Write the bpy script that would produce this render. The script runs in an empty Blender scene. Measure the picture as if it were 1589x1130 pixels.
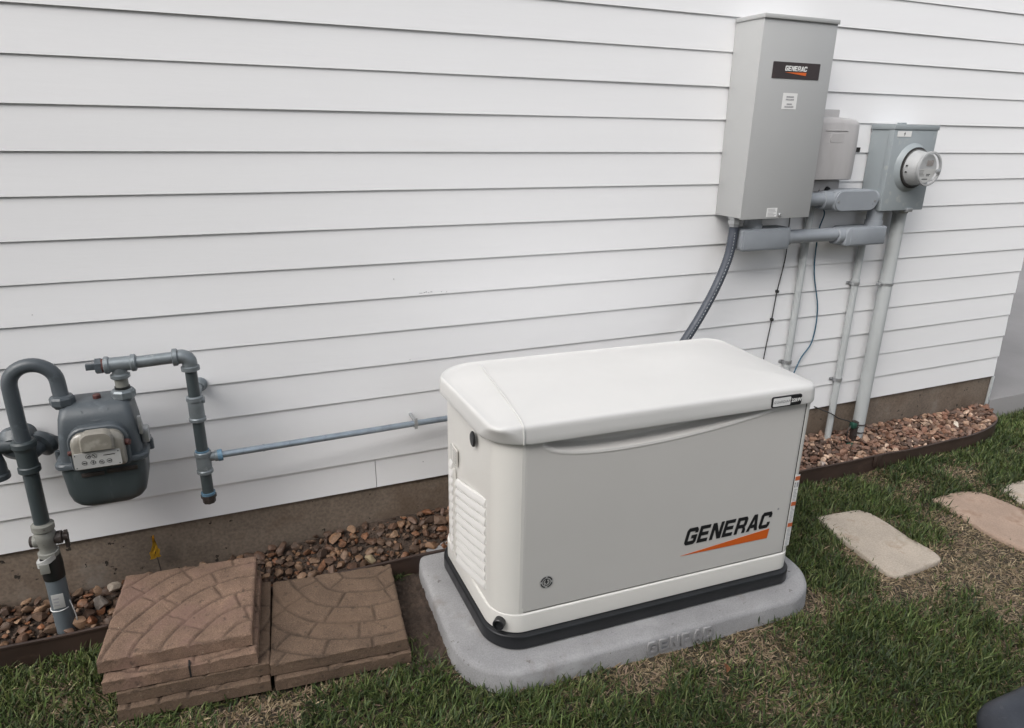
import bpy, bmesh, math, random
import numpy as np
from mathutils import Vector, Matrix
random.seed(7); RNG = np.random.default_rng(7)
R = math.radians
sc = bpy.context.scene
col = sc.collection

# ------------------------------------------------------------------ camera, light, exposure
cam_d = bpy.data.cameras.new('camera'); cam = bpy.data.objects.new('camera', cam_d); col.objects.link(cam)
sc.camera = cam
YAW, PITCH, ROLL = 0.405042, -0.331264, 0.016770
cy, sy, cp, sp = math.cos(YAW), math.sin(YAW), math.cos(PITCH), math.sin(PITCH)
fw = Vector((sy*cp, cy*cp, sp)); ri = Vector((cy, -sy, 0)); up = ri.cross(fw)
r_ = ri*math.cos(ROLL) + up*math.sin(ROLL); u_ = -ri*math.sin(ROLL) + up*math.cos(ROLL)
M = Matrix((r_, u_, -fw)).transposed().to_4x4(); M.translation = Vector((0, -2.43604, 1.36521))
cam.matrix_world = M
cam_d.sensor_width = 36; cam_d.lens = 1067.71*36/1589
cam_d.clip_start = .02; cam_d.clip_end = 500

SUN_EL, SUN_AZ = R(42), R(232)      # azimuth of the light measured clockwise from +Y
w = bpy.data.worlds.new('World'); sc.world = w; w.use_nodes = True
nt = w.node_tree; bg = nt.nodes['Background']
sky = nt.nodes.new('ShaderNodeTexSky'); sky.sky_type = 'NISHITA'; sky.sun_disc = False
sky.sun_elevation = SUN_EL; sky.sun_rotation = SUN_AZ
sky.air_density = 1.0; sky.dust_density = 4.0; sky.ozone_density = 1.0
hs = nt.nodes.new('ShaderNodeHueSaturation'); hs.inputs['Saturation'].default_value = .30
nt.links.new(sky.outputs[0], hs.inputs['Color']); nt.links.new(hs.outputs[0], bg.inputs[0])
bg.inputs[1].default_value = .12
sd = bpy.data.lights.new('sun', 'SUN'); sun = bpy.data.objects.new('sun', sd); col.objects.link(sun)
sd.energy = 1.0; sd.angle = R(60); sd.color = (1, .985, .96)
dirv = Vector((math.sin(SUN_AZ)*math.cos(SUN_EL), math.cos(SUN_AZ)*math.cos(SUN_EL), math.sin(SUN_EL)))
sun.rotation_euler = dirv.to_track_quat('Z', 'Y').to_euler()
sc.view_settings.view_transform = 'Standard'; sc.view_settings.look = 'None'
sc.view_settings.gamma = 1; sc.view_settings.exposure = 0.96
sc.render.engine = 'CYCLES'

# ------------------------------------------------------------------ materials
def mat(name, c, rough=.5, metal=0., var=.08, scale=8., bump=0., bscale=60., spec=.5, spots=None, streak=None,
        attr=None, coat=0., trans=0., alpha=1., stretch=(1, 1, 1), fine=0., fscale=200.):
    m = bpy.data.materials.new(name); m.use_nodes = True; n = m.node_tree; N = n.nodes; Lk = n.links
    b = N['Principled BSDF']; b.inputs['Roughness'].default_value = rough; b.inputs['Metallic'].default_value = metal
    b.inputs['Specular IOR Level'].default_value = spec; b.inputs['Coat Weight'].default_value = coat
    b.inputs['Transmission Weight'].default_value = trans; b.inputs['Alpha'].default_value = alpha
    tc = N.new('ShaderNodeTexCoord'); mp = N.new('ShaderNodeMapping'); Lk.new(tc.outputs['Object'], mp.inputs[0])
    mp.inputs['Scale'].default_value = stretch
    def noise(s, det=4, r=.55):
        t = N.new('ShaderNodeTexNoise'); t.inputs['Scale'].default_value = s; t.inputs['Detail'].default_value = det
        t.inputs['Roughness'].default_value = r; Lk.new(mp.outputs[0], t.inputs['Vector']); return t.outputs['Fac']
    def ramp(f, p0, p1, v0, v1):
        r = N.new('ShaderNodeMapRange'); r.inputs[1].default_value = p0; r.inputs[2].default_value = p1
        r.inputs[3].default_value = v0; r.inputs[4].default_value = v1; Lk.new(f, r.inputs[0]); return r.outputs[0]
    def mix(f, a, bb, mode='MIX'):
        x = N.new('ShaderNodeMix'); x.data_type = 'RGBA'; x.blend_type = mode
        if isinstance(f, (int, float)): x.inputs[0].default_value = f
        else: Lk.new(f, x.inputs[0])
        for i, v in ((6, a), (7, bb)):
            if isinstance(v, tuple): x.inputs[i].default_value = v + (1,) if len(v) == 3 else v
            else: Lk.new(v, x.inputs[i])
        return x.outputs[2]
    base = c
    if attr:
        a = N.new('ShaderNodeAttribute'); a.attribute_name = attr; base = a.outputs['Color']
    if var:
        g = ramp(noise(scale), .3, .7, 1-var, 1+var)
        cc = N.new('ShaderNodeCombineColor'); [Lk.new(g, cc.inputs[i]) for i in range(3)]
        base = mix(1., base, cc.outputs[0], 'MULTIPLY')
    if fine:
        g = ramp(noise(fscale, 2), .3, .7, 1-fine, 1+fine)
        cc = N.new('ShaderNodeCombineColor'); [Lk.new(g, cc.inputs[i]) for i in range(3)]
        base = mix(1., base, cc.outputs[0], 'MULTIPLY')
    for sp_ in (spots or []):      # (colour, scale, threshold, softness, amount)
        base = mix(ramp(noise(sp_[1], 5, .6), sp_[2], sp_[2]+sp_[3], 0, sp_[4]), base, sp_[0])
    if isinstance(base, tuple): b.inputs['Base Color'].default_value = base + (1,)
    else: Lk.new(base, b.inputs['Base Color'])
    if bump:
        bn = N.new('ShaderNodeBump'); bn.inputs['Strength'].default_value = 1; bn.inputs['Distance'].default_value = bump
        Lk.new(noise(bscale, 6, .6), bn.inputs['Height']); Lk.new(bn.outputs[0], b.inputs['Normal'])
    if not metal and rough < .9:
        Lk.new(ramp(noise(scale*2.3), .3, .7, max(.05, rough-.08), min(1, rough+.08)), b.inputs['Roughness'])
    return m

M_siding = mat("painted_lap_siding", (.76, .762, .772), .42, var=.03, scale=1.3, bump=.0004, bscale=35, stretch=(.25, 1, 2.5),
               spots=[((.55, .52, .48), 2.2, .66, .2, .25), ((.30, .27, .25), 60, .76, .03, .5)])
M_found = mat('foundation_concrete', (.150, .117, .090), .9, var=.3, scale=3, bump=.003, bscale=30, fine=.2, fscale=90,
              spots=[((.070, .045, .028), 3, .50, .15, .65), ((.22, .20, .18), 5, .60, .15, .6), ((.012, .009, .006), 26, .66, .02, .95)])
M_soil = mat('dark_soil', (.055, .038, .028), .95, var=.4, scale=9, bump=.012, bscale=45, fine=.3, fscale=120)
M_lawn = mat('lawn_soil', (.048, .038, .024), .95, var=.4, scale=3, bump=.01, bscale=60, fine=.5, fscale=160,
             spots=[((.026, .032, .014), 7, .5, .2, .6)])
M_conc = mat('driveway_concrete', (.21, .205, .205), .85, var=.12, scale=1.4, bump=.0012, bscale=120, fine=.08, fscale=250)
M_pad = mat('pad_concrete', (.29, .287, .29), .85, var=.14, scale=7, bump=.0012, bscale=70, fine=.12, fscale=220,
            spots=[((.13, .12, .115), 38, .66, .03, .85), ((.43, .425, .43), 6, .58, .12, .5), ((.21, .19, .17), 9, .58, .15, .6)])
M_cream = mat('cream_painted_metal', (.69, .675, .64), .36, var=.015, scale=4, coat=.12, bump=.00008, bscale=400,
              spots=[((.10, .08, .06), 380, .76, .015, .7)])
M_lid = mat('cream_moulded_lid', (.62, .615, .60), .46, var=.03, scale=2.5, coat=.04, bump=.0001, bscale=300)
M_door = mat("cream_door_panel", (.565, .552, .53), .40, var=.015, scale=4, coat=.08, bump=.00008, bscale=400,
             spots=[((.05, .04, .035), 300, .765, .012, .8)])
M_louvre = mat('white_louvre', (.75, .74, .72), .4, var=.02)
M_black = mat('black_plastic', (.012, .013, .015), .38, var=.2, scale=12, bump=.0002, bscale=200)
M_dark = mat('dark_gap', (.015, .014, .013), .8, var=0)
M_box = mat('grey_painted_steel', (.385, .39, .39), .42, var=.02, scale=3, bump=.00008, bscale=500,
            spots=[((.12, .11, .10), 110, .80, .015, .8)])
M_metbox = mat('blue_grey_painted_steel', (.27, .30, .315), .42, var=.06, scale=4, bump=.0002, bscale=200,
               spots=[((.50, .49, .45), 11, .60, .12, .55), ((.12, .12, .12), 30, .7, .05, .5)])
M_galv = mat('galvanised_steel', (.42, .43, .44), .38, .75, var=.15, scale=20, bump=.0003, bscale=120)
M_pvc = mat('grey_pvc', (.25, .27, .295), .42, var=.06, scale=8, spots=[((.13, .13, .14), 25, .68, .04, .6)])
M_sleeve = mat('dark_grey_sleeve', (.115, .135, .150), .45, var=.1, scale=9, spots=[((.20, .22, .24), 18, .60, .1, .5)])
M_pvcl = mat('weathered_grey_pvc', (.42, .44, .445), .5, var=.08, scale=10, stretch=(1, 1, .25),
             spots=[((.22, .21, .19), 18, .62, .08, .6)])
M_flex = mat('dark_grey_flex_sheath', (.050, .058, .075), .5, var=.08, scale=15)
M_beige = mat('weathered_beige_plastic', (.40, .39, .39), .55, var=.05, scale=9, stretch=(1, 1, .3), bump=.0003, bscale=80,
              spots=[((.34, .32, .32), 12, .55, .15, .5)])
M_gas = mat('blue_grey_gas_paint', (.068, .080, .090), .42, var=.12, scale=12, bump=.0004, bscale=130,
            spots=[((.16, .19, .215), 16, .60, .12, .5)])
M_gasg = mat('weathered_galvanised_pipe', (.20, .225, .24), .42, .45, var=.15, scale=25, bump=.0003, bscale=150,
             spots=[((.38, .40, .41), 30, .60, .08, .7), ((.10, .07, .05), 35, .68, .05, .6)])
M_gaspipe = mat('green_grey_painted_pipe', (.046, .058, .062), .42, var=.1, scale=20, stretch=(1, 1, .3),
                spots=[((.12, .14, .145), 20, .6, .12, .5)])
M_brass = mat('painted_pale_valve', (.21, .21, .19), .5, var=.15, scale=20, bump=.0006, bscale=150,
              spots=[((.10, .085, .07), 30, .62, .06, .7)])
M_iron = mat('rusty_dark_iron', (.035, .027, .024), .6, var=.3, scale=30, bump=.0005, bscale=150)
M_dkplastic = mat('black_tape', (.008, .009, .009), .45, var=.1)
M_red = mat('red_brown_seal', (.085, .03, .026), .6, var=.15)
M_bluetape = mat('blue_thread_tape', (.10, .19, .27), .5, var=.25, scale=60)
M_thinpipe = mat('bluish_galvanised_pipe', (.30, .35, .40), .35, .6, var=.15, scale=20, spots=[((.16, .20, .24), 25, .6, .1, .6)])
M_clear = mat('dusty_clear_cover', (.23, .215, .185), .35, var=.12, scale=25, coat=.6, spots=[((.45, .43, .38), 18, .58, .12, .5)])
M_white = mat('white_label', (.70, .70, .69), .5, var=.02)
M_dial = mat('pale_dial_plate', (.40, .40, .39), .45, var=.05)
M_ink = mat('black_ink', (.010, .010, .012), .45, var=0)
M_grey_ink = mat('grey_ink', (.30, .30, .31), .6, var=0)
M_orange = mat('orange_ink', (.62, .115, .014), .45, var=0)
M_orange2 = mat('orange_red_ink', (.50, .12, .04), .5, var=.1, scale=60)
M_brownplate = mat('dark_brown_plate', (.035, .026, .027), .35, var=.1, spots=[((.09, .04, .035), 12, .55, .2, .5)])
M_glass = bpy.data.materials.new('meter_glass'); M_glass.use_nodes = True
_b = M_glass.node_tree.nodes['Principled BSDF']; _b.inputs['Base Color'].default_value = (.93, .95, .95, 1)
_b.inputs['Roughness'].default_value = .08; _b.inputs['Alpha'].default_value = .13; _b.inputs['Coat Weight'].default_value = .25
M_metercore = mat('pale_meter_body', (.34, .345, .35), .45, var=.04)
M_lcd = mat('brown_grey_display', (.16, .13, .115), .25, var=.05)
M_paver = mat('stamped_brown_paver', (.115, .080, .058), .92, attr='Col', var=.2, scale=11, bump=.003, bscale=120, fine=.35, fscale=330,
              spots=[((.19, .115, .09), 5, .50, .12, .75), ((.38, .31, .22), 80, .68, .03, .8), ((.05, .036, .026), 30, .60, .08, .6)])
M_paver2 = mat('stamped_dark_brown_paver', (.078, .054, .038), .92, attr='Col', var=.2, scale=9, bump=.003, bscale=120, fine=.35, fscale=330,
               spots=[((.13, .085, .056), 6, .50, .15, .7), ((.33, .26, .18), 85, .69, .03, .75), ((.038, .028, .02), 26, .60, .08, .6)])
M_edge = mat('brown_edging', (.045, .028, .022), .5, var=.25, scale=9, bump=.0008, bscale=60, stretch=(.5, 1, 1),
             spots=[((.10, .066, .05), 14, .58, .12, .6)])
M_stoneA = mat('tan_flagstone', (.43, .37, .305), .85, var=.12, scale=6, bump=.004, bscale=22, fine=.14, fscale=160,
               spots=[((.29, .21, .14), 9, .55, .12, .6), ((.46, .41, .34), 14, .58, .1, .5)])
M_stoneB = mat('pink_tan_flagstone', (.36, .262, .200), .85, var=.14, scale=6, bump=.005, bscale=18, fine=.14, fscale=160,
               spots=[((.22, .13, .085), 10, .55, .1, .6), ((.42, .32, .25), 13, .58, .1, .5)])
M_rock = mat('river_rock', (.2, .12, .08), .62, attr='Col', var=.22, scale=38, bump=.0012, bscale=110, fine=.15, fscale=260)
M_grass = mat('grass_blades', (.05, .08, .02), .55, attr='Col', var=0, spec=.3)
M_yellow = mat('yellow_flag', (.62, .36, .03), .6, var=.2, scale=60)
M_cableb = mat('blue_cable', (.02, .085, .14), .45, var=0)
M_cablek = mat('black_cable', (.015, .015, .015), .5, var=0)
M_green = mat('green_clamp', (.012, .055, .038), .5, var=.3, scale=60)
M_leaf = mat('dry_leaf', (.30, .13, .06), .8, var=.2, scale=90)
M_tub = mat('black_tub_plastic', (.030, .033, .042), .42, var=.2, scale=14, bump=.0005, bscale=300,
            spots=[((.07, .07, .08), 40, .62, .06, .5)])
M_shade_house = mat('shade_house_siding', (.11, .095, .08), .7, var=.05)  # siding of the unseen house added to block light

# ------------------------------------------------------------------ object helpers
def tag(o, label=None, cat=None, group=None, kind=None):
    if label: o['label'] = label
    if cat: o['category'] = cat
    if group: o['group'] = group
    if kind: o['kind'] = kind
    return o
def empty(name, loc=(0, 0, 0), rz=0, **k):
    o = bpy.data.objects.new(name, None); col.objects.link(o); o.location = loc; o.rotation_euler = (0, 0, rz)
    o.empty_display_size = .05
    return tag(o, **k)
def finish(name, me, m, parent=None, world=False, **k):
    o = bpy.data.objects.new(name, me); col.objects.link(o)
    if m: me.materials.append(m)
    if parent:
        o.parent = parent
        if world:      # coordinates given in the world frame
            o.matrix_parent_inverse = PW[parent.name].inverted() if parent.name in PW else Matrix()
    return tag(o, **k)
PW = {}
def obj(name, bm, m, parent=None, smooth=30, off=None, **k):
    bmesh.ops.recalc_face_normals(bm, faces=bm.faces)
    if off is not None: bmesh.ops.translate(bm, vec=-Vector(off), verts=bm.verts)
    me = bpy.data.meshes.new(name); bm.to_mesh(me); bm.free()
    if smooth:
        me.polygons.foreach_set('use_smooth', [True]*len(me.polygons)); me.set_sharp_from_angle(angle=R(smooth))
    return finish(name, me, m, parent, **k)
def box(bm, x0, x1, y0, y1, z0, z1, bev=0., seg=2):
    r = bmesh.ops.create_cube(bm, size=1); vs = r['verts']
    for v in vs:
        v.co = Vector(((x0+x1)/2 + v.co.x*(x1-x0), (y0+y1)/2 + v.co.y*(y1-y0), (z0+z1)/2 + v.co.z*(z1-z0)))
    if bev:
        es = list({e for v in vs for e in v.link_edges})
        bmesh.ops.bevel(bm, geom=es, offset=bev, segments=seg, affect='EDGES', profile=.5)
    return bm
def frames(pts):
    pts = [Vector(p) for p in pts]; n = len(pts); T = []
    for i in range(n):
        a = pts[max(0, i-1)]; b = pts[min(n-1, i+1)]; T.append((b-a).normalized())
    ref = Vector((0, 0, 1)) if abs(T[0].z) < .9 else Vector((1, 0, 0))
    N = (ref - T[0]*ref.dot(T[0])).normalized(); out = []
    for i in range(n):
        N = (N - T[i]*N.dot(T[i])).normalized(); out.append((pts[i], N, T[i].cross(N)))
    return out
def tube(bm, pts, rad, seg=16, cap=True):
    fr = frames(pts); rings = []
    for i, (p, a, b) in enumerate(fr):
        rr = rad[i] if isinstance(rad, (list, tuple)) else rad
        rings.append([bm.verts.new(p + (a*math.cos(t) + b*math.sin(t))*rr) for t in [2*math.pi*k/seg for k in range(seg)]])
    for i in range(len(rings)-1):
        for k in range(seg):
            bm.faces.new((rings[i][k], rings[i][(k+1) % seg], rings[i+1][(k+1) % seg], rings[i+1][k]))
    if cap: bm.faces.new(rings[0][::-1]); bm.faces.new(rings[-1])
    return bm
def lathe(bm, o, d, prof, seg=24, ring=False):
    """prof: list of (distance along d, radius)"""
    o = Vector(o); d = Vector(d).normalized()
    ref = Vector((0, 0, 1)) if abs(d.z) < .9 else Vector((1, 0, 0))
    a = (ref - d*ref.dot(d)).normalized(); b = d.cross(a); rings = []
    for t, r in prof:
        rings.append([bm.verts.new(o + d*t + (a*math.cos(q) + b*math.sin(q))*max(r, 1e-4)) for q in [2*math.pi*k/seg for k in range(seg)]])
    for i in range(len(rings)-1):
        for k in range(seg):
            bm.faces.new((rings[i][k], rings[i][(k+1) % seg], rings[i+1][(k+1) % seg], rings[i+1][k]))
    if ring:
        for k in range(seg): bm.faces.new((rings[-1][k], rings[-1][(k+1) % seg], rings[0][(k+1) % seg], rings[0][k]))
    else: bm.faces.new(rings[0][::-1]); bm.faces.new(rings[-1])
    return bm
def arc(c, r, a0, a1, ax, ay, n=12):
    c, ax, ay = Vector(c), Vector(ax), Vector(ay)
    return [c + ax*(r*math.cos(a0+(a1-a0)*i/n)) + ay*(r*math.sin(a0+(a1-a0)*i/n)) for i in range(n+1)]
def spline(pts, n=10):
    P = [Vector(p) for p in pts]; out = []
    for i in range(len(P)-1):
        p0 = P[max(0, i-1)]; p1 = P[i]; p2 = P[i+1]; p3 = P[min(len(P)-1, i+2)]
        for k in range(n):
            t = k/n
            out.append(.5*((2*p1) + (p2-p0)*t + (2*p0-5*p1+4*p2-p3)*t*t + (3*p1-p0-3*p2+p3)*t**3))
    return out + [P[-1]]
def rr(x0, x1, y0, y1, rad, n=8):
    """rounded rectangle, CCW from front left; rad = (FL, FR, BR, BL)"""
    if not isinstance(rad, (tuple, list)): rad = (rad,)*4
    C = [(x0, y0, 1, 1, math.pi, rad[0]), (x1, y0, -1, 1, 1.5*math.pi, rad[1]), (x1, y1, -1, -1, 0, rad[2]), (x0, y1, 1, -1, .5*math.pi, rad[3])]
    out = []
    for x, y, sx, sy_, a, r in C:
        for i in range(n+1):
            t = a + .5*math.pi*i/n
            out.append((x+sx*r + r*math.cos(t), y+sy_*r + r*math.sin(t)))
    return out
def loft(bm, rings, cap=True):
    R_ = [[bm.verts.new(p) for p in ring] for ring in rings]; n = len(R_[0])
    for i in range(len(R_)-1):
        for k in range(n): bm.faces.new((R_[i][k], R_[i][(k+1) % n], R_[i+1][(k+1) % n], R_[i+1][k]))
    if cap: bm.faces.new(R_[0][::-1]); bm.faces.new(R_[-1])
    return R_
def prism(bm, outline, z0, z1, bev=0.):
    def ins(d):
        cx = sum(p[0] for p in outline)/len(outline); cy_ = sum(p[1] for p in outline)/len(outline); o = []
        n = len(outline)
        for i in range(n):
            a = Vector(outline[i-1]); b = Vector(outline[(i+1) % n]); t = b-a
            nn = Vector((-t.y, t.x)); nn = nn.normalized() if nn.length > 1e-9 else Vector((0, 0))
            o.append((outline[i][0]+nn.x*d, outline[i][1]+nn.y*d))
        return o
    rings = []
    if bev: rings.append([(x, y, z0) for x, y in ins(bev)]); rings.append([(x, y, z0+bev) for x, y in outline])
    else: rings.append([(x, y, z0) for x, y in outline])
    if bev:
        for a in (0, .3, .6, 1.):
            an = a*math.pi/2
            rings.append([(x, y, z1-bev+bev*math.sin(an)) for x, y in ins(bev*(1-math.cos(an)))])
    else: rings.append([(x, y, z1) for x, y in outline])
    return loft(bm, rings)
def plate(bm, y, x0, x1, z0, z1, rad=0., t=.001):
    """flat plate on a vertical face y (towards the viewer, -y)"""
    o = rr(x0, x1, z0, z1, rad, 4) if rad else [(x0, z0), (x1, z0), (x1, z1), (x0, z1)]
    loft(bm, [[(a, y, b) for a, b in o], [(a, y-t, b) for a, b in o]])
    return bm
def lines(bm, y, x0, x1, z0, z1, n, h, seed=0, t=.0006, ragged=.35):
    rg = random.Random(seed)
    for i in range(n):
        z = z1 - (i+.5)*(z1-z0)/n; e = x1 - (x1-x0)*rg.random()*ragged
        box(bm, x0, e, y-t, y, z-h/2, z+h/2)
    return bm
GLY = {
 'G': ([(.15,0),(0,.15),(0,.85),(.15,1),(.85,1),(1,.85),(1,.68),(.74,.68),(.74,.78),(.27,.78),(.27,.22),(.74,.22),(.74,.36),(.5,.36),(.5,.56),(1,.56),(1,.15),(.85,0)], []),
 'E': ([(0,0),(0,1),(.92,1),(.92,.79),(.27,.79),(.27,.61),(.86,.61),(.86,.40),(.27,.40),(.27,.21),(.92,.21),(.92,0)], []),
 'N': ([(0,0),(0,1),(.32,1),(.73,.38),(.73,1),(1,1),(1,0),(.68,0),(.27,.62),(.27,0)], []),
 'R': ([(0,0),(0,1),(.82,1),(.97,.86),(.97,.5),(.85,.38),(.98,.22),(.98,0),(.71,0),(.71,.27),(.64,.33),(.27,.33),(.27,0)], [[(.27,.54),(.27,.79),(.7,.79),(.7,.54)]]),
 'A': ([(0,0),(.36,1),(.68,1),(1.04,0),(.77,0),(.70,.19),(.34,.19),(.27,0)], [[(.41,.39),(.63,.39),(.52,.74)]]),
 'C': ([(.15,0),(0,.15),(0,.85),(.15,1),(.85,1),(1,.85),(1,.64),(.74,.64),(.74,.78),(.27,.78),(.27,.22),(.74,.22),(.74,.36),(1,.36),(1,.15),(.85,0)], []),
 'P': ([(0,0),(0,1),(.85,1),(1,.85),(1,.45),(.85,.3),(.26,.3),(.26,0)], [[(.26,.52),(.26,.78),(.74,.78),(.74,.52)]]),
 'D': ([(0,0),(0,1),(.8,1),(1,.8),(1,.2),(.8,0)], [[(.26,.22),(.26,.78),(.74,.78),(.74,.22)]]),
}
def block_text(name, s, m, parent, x, y, z, wid, hei, shear=0., t=.0008, tr=.14):
    """block capitals standing on the plane y, facing -y"""
    cu = bpy.data.curves.new(name, 'CURVE'); cu.dimensions = '2D'; cu.fill_mode = 'BOTH'; cu.extrude = t/2
    total = len(s)*(1+tr)-tr; sx = wid/total
    for i, ch in enumerate(s):
        o, hs_ = GLY[ch]
        for poly in [o]+hs_:
            sp_ = cu.splines.new('POLY'); sp_.points.add(len(poly)-1)
            for k, (a, b) in enumerate(poly):
                sp_.points[k].co = ((i*(1+tr)+a)*sx + shear*b*hei, b*hei, 0, 1)
            sp_.use_cyclic_u = True
    return curve_mesh(name, cu, m, parent, (x, y-t/2, z))
def font_text(name, s, m, parent, x, y, z, size, sx=1., bold=0., t=.0008, shear=0., align='LEFT', space=1.):
    cu = bpy.data.curves.new(name, 'FONT'); cu.body = s; cu.size = size; cu.offset = bold*size; cu.extrude = t/2
    cu.shear = shear; cu.align_x = align; cu.space_character = space
    return curve_mesh(name, cu, m, parent, (x, y-t/2, z), sx)
def curve_mesh(name, cu, m, parent, loc, sx=1.):
    tmp = bpy.data.objects.new('tmp_curve', cu); col.objects.link(tmp)
    dg = bpy.context.evaluated_depsgraph_get(); dg.update()
    me = bpy.data.meshes.new_from_object(tmp.evaluated_get(dg)); bpy.data.objects.remove(tmp)
    me.name = name
    me.transform(Matrix.Translation(loc) @ Matrix.Rotation(R(90), 4, 'X') @ Matrix.Diagonal((sx, 1, 1, 1)))
    me.materials.clear()
    return finish(name, me, m, parent)
def np_mesh(name, V, F, m, parent=None, colr=None, smooth=True, **k):
    me = bpy.data.meshes.new(name); V = np.asarray(V, np.float32); F = np.asarray(F, np.int32); k_ = F.shape[1]
    me.vertices.add(len(V)); me.vertices.foreach_set('co', V.ravel())
    me.loops.add(F.size); me.loops.foreach_set('vertex_index', F.ravel())
    me.polygons.add(len(F)); me.polygons.foreach_set('loop_start', np.arange(len(F), dtype=np.int32)*k_)
    me.update(calc_edges=True)
    if smooth: me.polygons.foreach_set('use_smooth', np.ones(len(F), bool))
    if colr is not None:
        a = me.color_attributes.new('Col', 'FLOAT_COLOR', 'POINT')
        a.data.foreach_set('color', np.c_[colr, np.ones(len(V))].astype(np.float32).ravel())
    return finish(name, me, m, parent, **k)

GZ = -.290        # lawn level
E_ = .128         # siding exposure
WALL_X0, WALL_X1 = -3.2, 4.185
# ------------------------------------------------------------------ ground, driveway
def vnoise(x, y, s, seed):
    rg = np.random.default_rng(seed); G = rg.random((64, 64))
    u, v = np.asarray(x)*s+100, np.asarray(y)*s+100; i, j = np.floor(u).astype(int), np.floor(v).astype(int)
    f, g = u-i, v-j; f = f*f*(3-2*f); g = g*g*(3-2*g)
    a = G[i % 64, j % 64]; b = G[(i+1) % 64, j % 64]; c = G[i % 64, (j+1) % 64]; d = G[(i+1) % 64, (j+1) % 64]
    return a*(1-f)*(1-g)+b*f*(1-g)+c*(1-f)*g+d*f*g
def gh(x, y):
    """lawn height"""
    near = np.clip((7-np.hypot(np.asarray(x)-2, np.asarray(y)+1))/4, 0, 1)
    return GZ + near*((vnoise(x, y, 2.5, 3)-.5)*.018 + (vnoise(x, y, 9, 4)-.5)*.008)
xs = np.unique(np.concatenate([np.linspace(-60, -2, 12), np.arange(-2, 6, .05), np.linspace(6, 80, 14)]))
ys = np.unique(np.concatenate([np.linspace(-60, -5, 10), np.arange(-5, .3, .05), np.linspace(.3, 80, 10)]))
X, Y = np.meshgrid(xs, ys); nx, ny = len(xs), len(ys)
Z = gh(X, Y); idx = np.arange(nx*ny).reshape(ny, nx)
F = np.stack([idx[:-1, :-1], idx[:-1, 1:], idx[1:, 1:], idx[1:, :-1]], -1).reshape(-1, 4)
np_mesh('ground', np.c_[X.ravel(), Y.ravel(), Z.ravel()], F, M_lawn, kind='structure')
bm = bmesh.new(); box(bm, 4.21, 14, 0.0, 30, GZ-.2, -.155, .006)
obj('driveway', bm, M_conc, kind='structure')

# ------------------------------------------------------------------ house wall
hw = empty('house_wall', (0, 0, GZ), label='white horizontal lap siding house wall on a brown concrete footing', cat='wall')
HO = Vector((0, 0, GZ))
NB = 25
bm = bmesh.new()
xs = [WALL_X0 + (WALL_X1-WALL_X0)*i/90 for i in range(91)]
rg = random.Random(3)
def board(bm, xs, z0, z1, ph):
    prof = [(.0, z0), (.0003, z0+.003), (.0072, z1+.012), (.019, z1+.012), (.010, z0)]
    rows = []
    for x in xs:
        wv = .0006*math.sin(x*1.7+ph)+.0004*math.sin(x*4.1+ph*2)
        wz = .0007*math.sin(x*.9+ph*1.3)
        rows.append([bm.verts.new((x, y+wv, z+(wz if j < 2 else 0))) for j, (y, z) in enumerate(prof)])
    for i in range(len(rows)-1):
        for j in range(5):
            k = (j+1) % 5; bm.faces.new((rows[i][j], rows[i][k], rows[i+1][k], rows[i+1][j]))
    bm.faces.new(rows[0]); bm.faces.new(rows[-1][::-1])
for k in range(NB):
    z0 = .0046 if k == 0 else k*E_; z1 = (k+1)*E_; ph = rg.random()*9
    joint = {0: .469}.get(k)
    if joint is None: board(bm, xs, z0, z1, ph)
    else:
        board(bm, [x for x in xs if x < joint-.03]+[joint-.0012], z0, z1, ph)
        board(bm, [joint+.0012]+[x for x in xs if x > joint+.03], z0, z1, ph)
# side wall of the house round the corner and end strip
box(bm, WALL_X1-.09, WALL_X1-.004, .021, 9, .01, NB*E_)
obj('siding', bm, M_siding, hw, smooth=25, off=HO)
bm = bmesh.new()
box(bm, WALL_X0, WALL_X1-.1, .021, .12, .008, NB*E_-.01)
obj('wall_core', bm, M_dark, hw, off=HO)
bm = bmesh.new(); box(bm, WALL_X0, WALL_X1+.004, .0135, 9, GZ-.3, .004, .004)
obj('foundation', bm, M_found, hw, off=HO)
bm = bmesh.new(); box(bm, 2.735, 2.772, -.0015, .003, 1.283, 1.303); obj('siding_slot', bm, M_dark, hw, off=HO)
bm = bmesh.new(); box(bm, 4.178, 4.192, -.003, .010, GZ+.02, .002, .001); obj('footing_corner_bead', bm, M_pvcl, hw, off=HO)
# scuff marks
bm = bmesh.new()
for i, (x, z, l) in enumerate([(.665, .776, .012), (.682, .777, .006), (.69, .779, .004), (.70, .776, .003), (.708, .778, .007)]):
    box(bm, x, x+l, .0005-.0002*i, .004, z, z+.0016+.0006*(i % 3))
for x, z in [(.57, .835), (.75, .775), (.77, .773), (.34, .52), (-.55, .80), (.62, .52), (.52, .15), (.66, .08)]:
    box(bm, x, x+.003, .0008, .006, z, z+.0025)
obj('scuff_marks', bm, M_grey_ink, hw, off=HO)

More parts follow.
